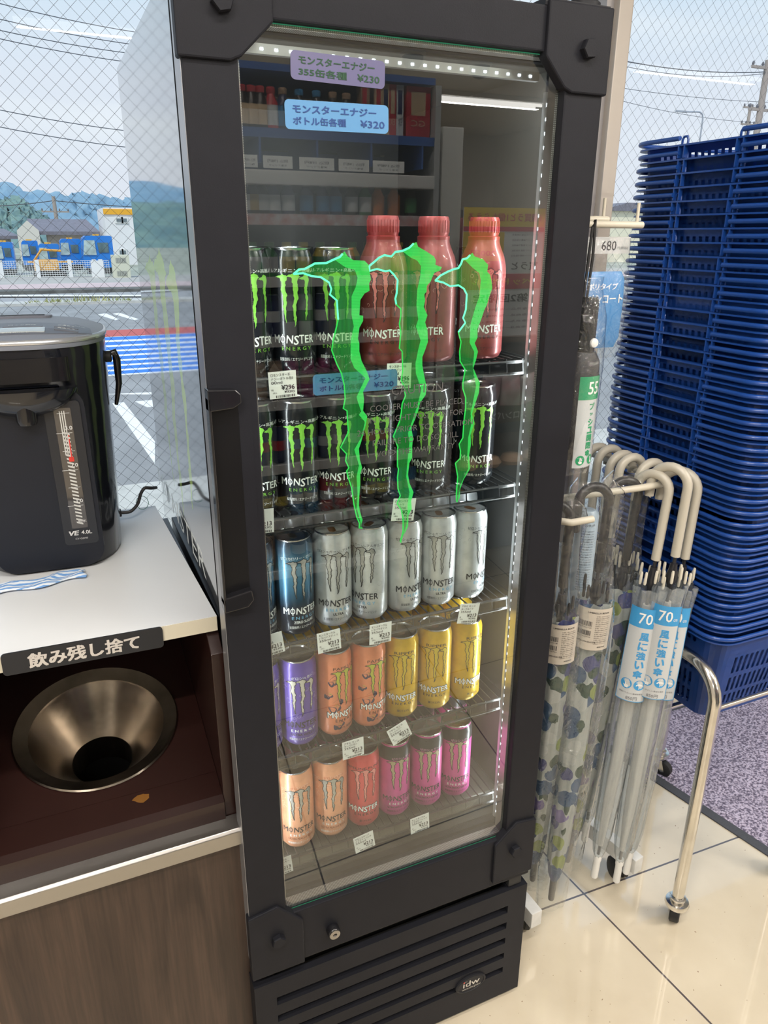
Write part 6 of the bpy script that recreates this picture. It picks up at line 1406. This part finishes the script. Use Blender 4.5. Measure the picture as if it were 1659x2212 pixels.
# chilled drinks shelf
gy = -DR
casem = mat('shelf_case_grey', (.40, .41, .41), .5, .2); traym = mat('tray_blue', (.03, .10, .34), .4); dk = mat('shelf_dark', (.03, .09, .14), .6)
sx0, sx1 = .16, rp(950, 300)[0]-.01
sh_ = thing('drinks_shelf', 'open grey shelf of small bottles and cartons mirrored in the cooler door', 'shelf', ((sx0+sx1)/2, gy-.25, 0)); ox = sh_.location.x; oy = sh_.location.y
def S_(mb): return mb.xf(Matrix.Translation((-ox, -oy, 0)))
obj('back_panel', S_(MB().box((sx0, gy-.46, .1), (sx1, gy-.44, 1.885))), dk, sh_)
obj('side_panel', S_(MB().box((sx1, gy-.46, .0), (sx1+.02, gy+.005, 1.885))), casem, sh_); obj('side_panel', S_(MB().box((sx0-.02, gy-.46, .0), (sx0, gy+.005, 1.885))), casem, sh_)
obj('header', S_(MB().box((sx0, gy-.42, 1.886), (sx1, gy+.0, 1.905))), traym, sh_)
obj('base', S_(MB().box((sx0, gy-.44, .0), (sx1, gy-.01, .12))), casem, sh_)
z1 = rp(530, 274)[1]; levels = [z1, rp(540, 462)[1]]+[rp(600, y)[1] for y in (600, 731, 870, 1010, 1130, 1240)]
railm = mat('price_rail', (.62, .62, .60), .4)
for i, z_ in enumerate(levels):
    if i == 0:
        o = obj('blue_tray', S_(MB().box((sx0, gy-.43, z_-.012), (sx1, gy-.0, z_)).box((sx0, gy-.005, z_-.022), (sx1, gy+.002, z_+.004)).box((sx0, gy-.42, z_-.105), (sx1, gy-.40, z_-.02))), traym, sh_)
        for k in range(6): obj('divider', S_(MB().box((sx0+.12+k*.18, gy-.3, z_-.09), (sx0+.126+k*.18, gy-.0, z_-.02))), traym, o)
        obj('front_rail', S_(MB().box((sx0, gy-.44, z_-.150), (sx1, gy+.012, z_-.110), bev=.004)), railm, sh_)
    else:
        obj('shelf_board', S_(MB().box((sx0, gy-.43, z_-.012), (sx1, gy-.004, z_))), casem, sh_)
        obj('front_rail', S_(MB().box((sx0, gy-.004, z_-.030), (sx1, gy+.006, z_+.002))), railm if i > 1 else mat('rail_red', (.50, .16, .16), .5, col2=(.6, .6, .6), vs=30), sh_)
post_x0, post_x1 = rp(951, 300)[0], rp(1008, 300)[0]
tag(obj('end_column', MB().box((post_x0+.02, gy-.2, 0), (post_x1, gy+.0, rp(980, 272)[1]), bev=.004), mat('column_cream', (.58, .58, .54), .5)), 'cream upright column at the end of the mirrored drinks shelf', 'column')
# products
CACHE = {}
def product(kind, cap, body, lab, w_, h_):
    key = (kind, cap, body, lab, w_, h_)
    if key in CACHE: return CACHE[key], True
    mk_ = lambda c_, r_=.3: mat('prod_%d_%d_%d' % tuple(int(q_*100) for q_ in c_), c_, r_)
    if kind == 'bottle':
        t_ = thing('small_bottle', '', 'bottle'); r_ = w_/2
        obj('body', MB().lathe([(r_*.95, 0), (r_, .004), (r_, h_*.62), (r_*.55, h_*.80), (r_*.5, h_*.86)], 18), mk_(body), t_, smooth=50)
        obj('label', MB().lathe([(r_+.0005, h_*.12), (r_+.0005, h_*.58)], 18, cap=(False, False)), mk_(lab, .5), t_, smooth=50)
        obj('cap', MB().lathe([(r_*.58, h_*.85), (r_*.62, h_*.86), (r_*.62, h_*.98), (r_*.5, h_), (.0005, h_)], 16), mk_(cap), t_, smooth=40)
    elif kind == 'can':
        t_ = thing('small_can', '', 'can'); r_ = w_/2
        obj('body', MB().lathe([(r_*.85, 0), (r_, .006), (r_, h_-.012), (r_*.85, h_)], 18), mk_(body), t_, smooth=50)
        obj('lid', MB().lathe([(r_*.84, h_), (r_*.84, h_+.002), (.0005, h_+.001)], 16), alum, t_)
        obj('ring_print', MB().lathe([(r_+.0005, h_*.35), (r_+.0005, h_*.62)], 18, cap=(False, False)), mk_(lab, .5), t_, smooth=50)
    else:
        t_ = thing('small_carton', '', 'carton')
        obj('box', MB().box((-w_/2, -.02, 0), (w_/2, .02, h_)), mk_(body, .5), t_)
        g = MB(); f = planef((0, .0205, 0), (-1, 0, 0), (0, 0, 1)); flat(g, f, -w_*.3, w_*.3, h_*.45, h_*.9, .0003); text(g, {True: 'GC', False: 'EX'}[w_ > .05], 0, h_*.3, wdt=w_*.6, hgt=h_*.12, f=f); obj('print', g, mk_(lab, .5), t_)
    CACHE[key] = t_; return t_, False
def place(kind, x, z_, cap, body, lab, w_, h_, label, grp, dy=.045):
    p_, had = product(kind, cap, body, lab, w_, h_); o = dup(p_) if had else p_
    o.location = (x, gy-dy, z_+.0005); tag(o, label, {'bottle': 'bottle', 'can': 'can', 'box': 'carton'}[kind], grp)
RED_, CRM, BLK, NAV, GLD, BLU, WHT, GRN, ORG, YEL, MAG, TAN = (.55, .04, .06), (.66, .50, .32), (.03, .02, .02), (.03, .04, .12), (.45, .33, .12), (.05, .25, .48), (.6, .62, .62), (.06, .22, .08), (.6, .20, .04), (.60, .48, .06), (.36, .03, .17), (.42, .28, .18)
row1 = [(536, RED_, BLK, CRM), (557, RED_, BLK, CRM), (577, RED_, BLK, CRM), (600, RED_, RED_, WHT), (626, TAN, NAV, BLU), (662, BLU, BLK, NAV), (700, BLU, BLK, NAV), (735, TAN, BLK, TAN), (765, TAN, BLK, BLK)]
L_ = ('red-capped brown bottle with cream label', 'blue-capped dark bottle', 'tan-capped dark bottle')
for i, (px, c_, b_, l_) in enumerate(row1):
    place('bottle', rp(px, 260)[0], levels[0], c_, b_, l_, .044, .118, '%s bottle on the top shelf mirrored in the door, %s from the left' % ({RED_: 'red capped', TAN: 'tan capped', BLU: 'blue capped'}[c_], ordw(i)), 'mirrored bottles on the top shelf')
for i, (px, b_, l_) in enumerate(((800, TAN, RED_), (815, TAN, BLK), (830, CRM, RED_), (846, CRM, NAV), (861, RED_, CRM), (877, WHT, NAV))):
    place('box', rp(px, 250)[0], levels[0], b_, b_, l_, .024, .150, 'slim upright carton on the top mirrored shelf, %s from the left' % ordw(i), 'mirrored slim cartons')
place('box', rp(917, 250)[0], levels[0], RED_, RED_, CRM, .085, .150, 'wide red carton at the right end of the top mirrored shelf', 'mirrored wide carton')
row2 = [(540, WHT, NAV, WHT), (558, GLD, BLK, GLD), (580, GLD, BLK, WHT), (604, GLD, NAV, WHT), (636, BLU, NAV, WHT), (676, WHT, NAV, BLU), (712, WHT, NAV, BLU), (740, WHT, NAV, BLU), (775, BLK, BLK, WHT), (805, YEL, GRN, WHT), (833, GRN, ORG, ORG), (868, GRN, ORG, ORG), (905, GRN, BLK, GRN)]
for i, (px, c_, b_, l_) in enumerate(row2):
    place('bottle', rp(px, 440)[0], levels[1], c_, b_, l_, .042, .098, 'small bottle on the second mirrored shelf, %s' % ('%s from the left' % ordw(i) if i < 8 else '%s from the right' % ordw(len(row2)-1-i)), 'mirrored bottles on the second shelf')
sets = {2: [('bottle', GRN, GRN, WHT), ('bottle', YEL, GRN, YEL), ('bottle', GRN, YEL, GRN)], 3: [('can', GRN, WHT, GRN), ('can', NAV, NAV, WHT), ('can', NAV, BLK, WHT), ('can', BLK, NAV, WHT)], 4: [('can', MAG, MAG, TAN), ('can', MAG, MAG, GRN), ('can', WHT, TAN, WHT)], 5: [('can', NAV, NAV, RED_), ('can', BLU, BLK, BLU), ('can', WHT, NAV, WHT)], 6: [('can', RED_, RED_, WHT), ('can', YEL, BLK, YEL), ('can', NAV, BLU, WHT)], 7: [('can', WHT, NAV, WHT), ('can', TAN, TAN, CRM)]}
rn = ('', '', 'third', 'fourth', 'fifth', 'sixth', 'seventh', 'eighth')
for lv, ks in sets.items():
    x = sx0+.34; i = 0
    while x < sx1-.04:
        k_ = ks[int((x*7.3+lv) % len(ks))]
        place(k_[0], x, levels[lv], k_[1], k_[2], k_[3], .05, .105 if lv == 2 else .13, 'small %s, %s from the left on the %s mirrored shelf' % (k_[0], ordw(i), rn[lv]), 'mirrored drinks on the %s shelf' % rn[lv]); x += .0565; i += 1
# price cards on the blue tray
for i, (a, b_) in enumerate(((522, 560), (568, 636), (647, 727), (733, 803), (808, 880))):
    xa, xb = rp(a, 320)[0], rp(b_, 320)[0]; t_ = thing('shelf_card', 'white price card under the top mirrored shelf, %s from the left' % ordw(i), 'price tag', ((xa+xb)/2, gy+.004, levels[0]-.088), 0, 'mirrored price cards'); wq = (xb-xa)/2-.003
    obj('card', MB().box((-wq, -.001, -.017), (wq, .001, .017)), paper, t_)
    g = MB(); f = planef((0, .0014, 0), (-1, 0, 0), (0, 0, 1)); text(g, '税込 198円', 0, .003, wdt=wq*1.4, hgt=.009, f=f); text(g, '栄養ドリンク', 0, -.009, wdt=wq*1.2, hgt=.006, f=f); obj('print', g, ink, t_)
# promotion poster
px0, pz1 = rp(1003, 447); px1, pz0 = rp(1158, 722); W2_ = px1-px0; H2_ = pz1-pz0; yp_ = gy+.02
ps = thing('promotion_poster', 'yellow red and white promotion poster mirrored in the right of the door', 'poster', ((px0+px1)/2, yp_, (pz0+pz1)/2))
obj('board', MB().box((-W2_/2, -.004, -H2_/2), (W2_/2, 0, H2_/2)), paper, ps)
yel = mat('poster_yellow', (.80, .58, .03), .5); redm = mat('poster_red', (.62, .05, .09), .5)
def U(u): return (u-.5)*W2_
def Vv(v): return (v-.5)*H2_
f = planef((0, .0005, 0), (-1, 0, 0), (0, 0, 1))
g = MB(); g.box((U(0), .0, Vv(.86)), (U(1), .0008, Vv(1))).box((U(.0), 0, Vv(.60)), (U(.50), .0008, Vv(.82))); obj('yellow_area', g, yel, ps)
g = MB(); g.box((U(0), .0, Vv(.825)), (U(1), .0008, Vv(.858))).box((U(0), 0, Vv(.38)), (U(1), .0008, Vv(.50))).box((U(0), 0, Vv(.50)), (U(.5), .0008, Vv(.6))); obj('red_area', g, redm, ps)
f1 = planef((0, .0012, 0), (-1, 0, 0), (0, 0, 1))
g = MB(); text(g, '1個買うと1個もらえる', 0, Vv(.93), wdt=W2_*.9, hgt=.026, f=f1, bold=.03); text(g, '200円', -U(.25), Vv(.66), wdt=W2_*.3, hgt=.02, f=f1, bold=.03); obj('red_lettering', g, redm, ps)
g = MB(); text(g, '買うと', -U(.78), Vv(.56), wdt=W2_*.34, hgt=.026, f=f1, bold=.03); text(g, '第2回限定', 0, Vv(.31), wdt=W2_*.7, hgt=.03, f=f1, bold=.03)
for k in range(5): text(g, 'ボディソープ 各種 対象商品', -U(.77), Vv(.80-.04*k), wdt=W2_*.34, hgt=.007, f=f1)
for k in range(4): text(g, '対象商品一覧 期間 6/1より', 0, Vv(.22-.05*k), wdt=W2_*.85, hgt=.008, f=f1)
obj('black_lettering', g, ink, ps)
g = MB(); text(g, 'ペットボトル', 0, Vv(.44), wdt=W2_*.75, hgt=.022, f=f1, bold=.03); obj('yellow_lettering', g, yel, ps)
# shelf to the right: dark machine, red cloth, bags of snacks, baked goods shelf
rx0 = rp(1010, 400)[0]
dsk = thing('side_shelf', 'dark shelf with bagged goods mirrored right of the column', 'shelf', (rx0+.35, gy-.28, 0)); 
obj('back', MB().box((-.36, -.2, 0), (.40, -.18, 1.25)), dk, dsk)
for z_ in (rp(1100, 1010)[1], rp(1100, 880)[1], rp(1100, 735)[1]): obj('shelf_board', MB().box((-.36, -.18, z_-.02), (.40, .22, z_)), mat('brown_board', (.13, .09, .07), .6), dsk)
zz1 = rp(1100, 880)[1]; zz2 = rp(1100, 735)[1]; zz3 = rp(1100, 1010)[1]
mc_ = thing('dark_machine', 'dark grey counter machine mirrored above the poster', 'machine', (rp(1100, 330)[0], gy-.22, zz2))
obj('body', MB().box((-.16, -.12, 0), (.17, .12, .45), bev=.02), mat('machine_grey', (.06, .065, .07), .5), mc_); obj('panel', MB().box((-.10, .12, .22), (.12, .126, .38)), mat('machine_panel', (.16, .16, .17), .3), mc_)
rc_ = thing('red_bag', 'dark red bag standing beside the mirrored column', 'bag', (rp(1025, 350)[0], gy-.05, zz2)); obj('body', MB().box((-.045, -.04, 0), (.045, .04, .42), bev=.03), mat('bag_red', (.24, .015, .04), .5), rc_)
packm = mat('pack_white', (.62, .60, .60), .35, col2=(.45, .08, .12), vs=12)
for i in range(6):
    g = MB(); loft(g, [sup(.040, .004, 0, 20), sup(.038, .020, .02, 20), sup(.040, .026, .06, 20), sup(.038, .018, .10, 20), sup(.041, .003, .115, 20)]); o = obj('snack_bag', g, packm, smooth=50); o.location = (rx0+.06+i*.088, gy+.0-.02*(i % 2), zz1+.003); o.rotation_euler = (.12*(i % 3)-.1, .15*((i*5) % 3)-.15, .25*(i % 3)-.2); tag(o, 'white and red snack bag on the mirrored side shelf, %s from the left' % ordw(i), 'bag', 'mirrored snack bags')
for i in range(6):
    g = MB(); g.lathe([(.0005, 0), (.035, .004), (.048, .022), (.035, .042), (.0005, .05)], 16); o = obj('bread_roll', g, mat('bread', (.40, .24, .13), .6, col2=(.55, .38, .24), vs=14), smooth=60); o.location = (rx0+.07+i*.102, gy-.02, zz3+.0005); tag(o, 'brown bread roll on the lower mirrored side shelf, %s from the left' % ordw(i), 'bread', 'mirrored bread rolls')
t_ = thing('bakery_sign', 'sign with white melon bread lettering on the mirrored side shelf', 'sign', (rp(1120, 920)[0], gy+.0-.055, rp(1120, 905)[1])); obj('board', MB().box((-.10, -.002, -.03), (.10, .002, .03)), mat('sign_brown', (.07, .05, .045), .6), t_); g = MB(); text(g, 'メロンパン', 0, 0, wdt=.17, hgt=.03, f=planef((0, .0025, 0), (-1, 0, 0), (0, 0, 1)), bold=.02); obj('lettering', g, white, t_)
# ceiling camera domes
for i, (px, py) in enumerate(((895, 112), (1040, 135))):
    p = at(px, py, 2, CZ); t_ = thing('ceiling_camera', 'dark dome camera on the ceiling mirrored at the top of the door, %s one' % ('left', 'right')[i], 'camera', (p.x, -p.y, CZ), 0, 'ceiling dome cameras')
    obj('dome', MB().lathe([(.0005, -.10), (.04, -.09), (.065, -.06), (.07, -.02)], 16), blackgloss, t_, smooth=50); obj('mount', MB().lathe([(.085, -.02), (.085, -.0005)], 20), hous, t_, smooth=40)
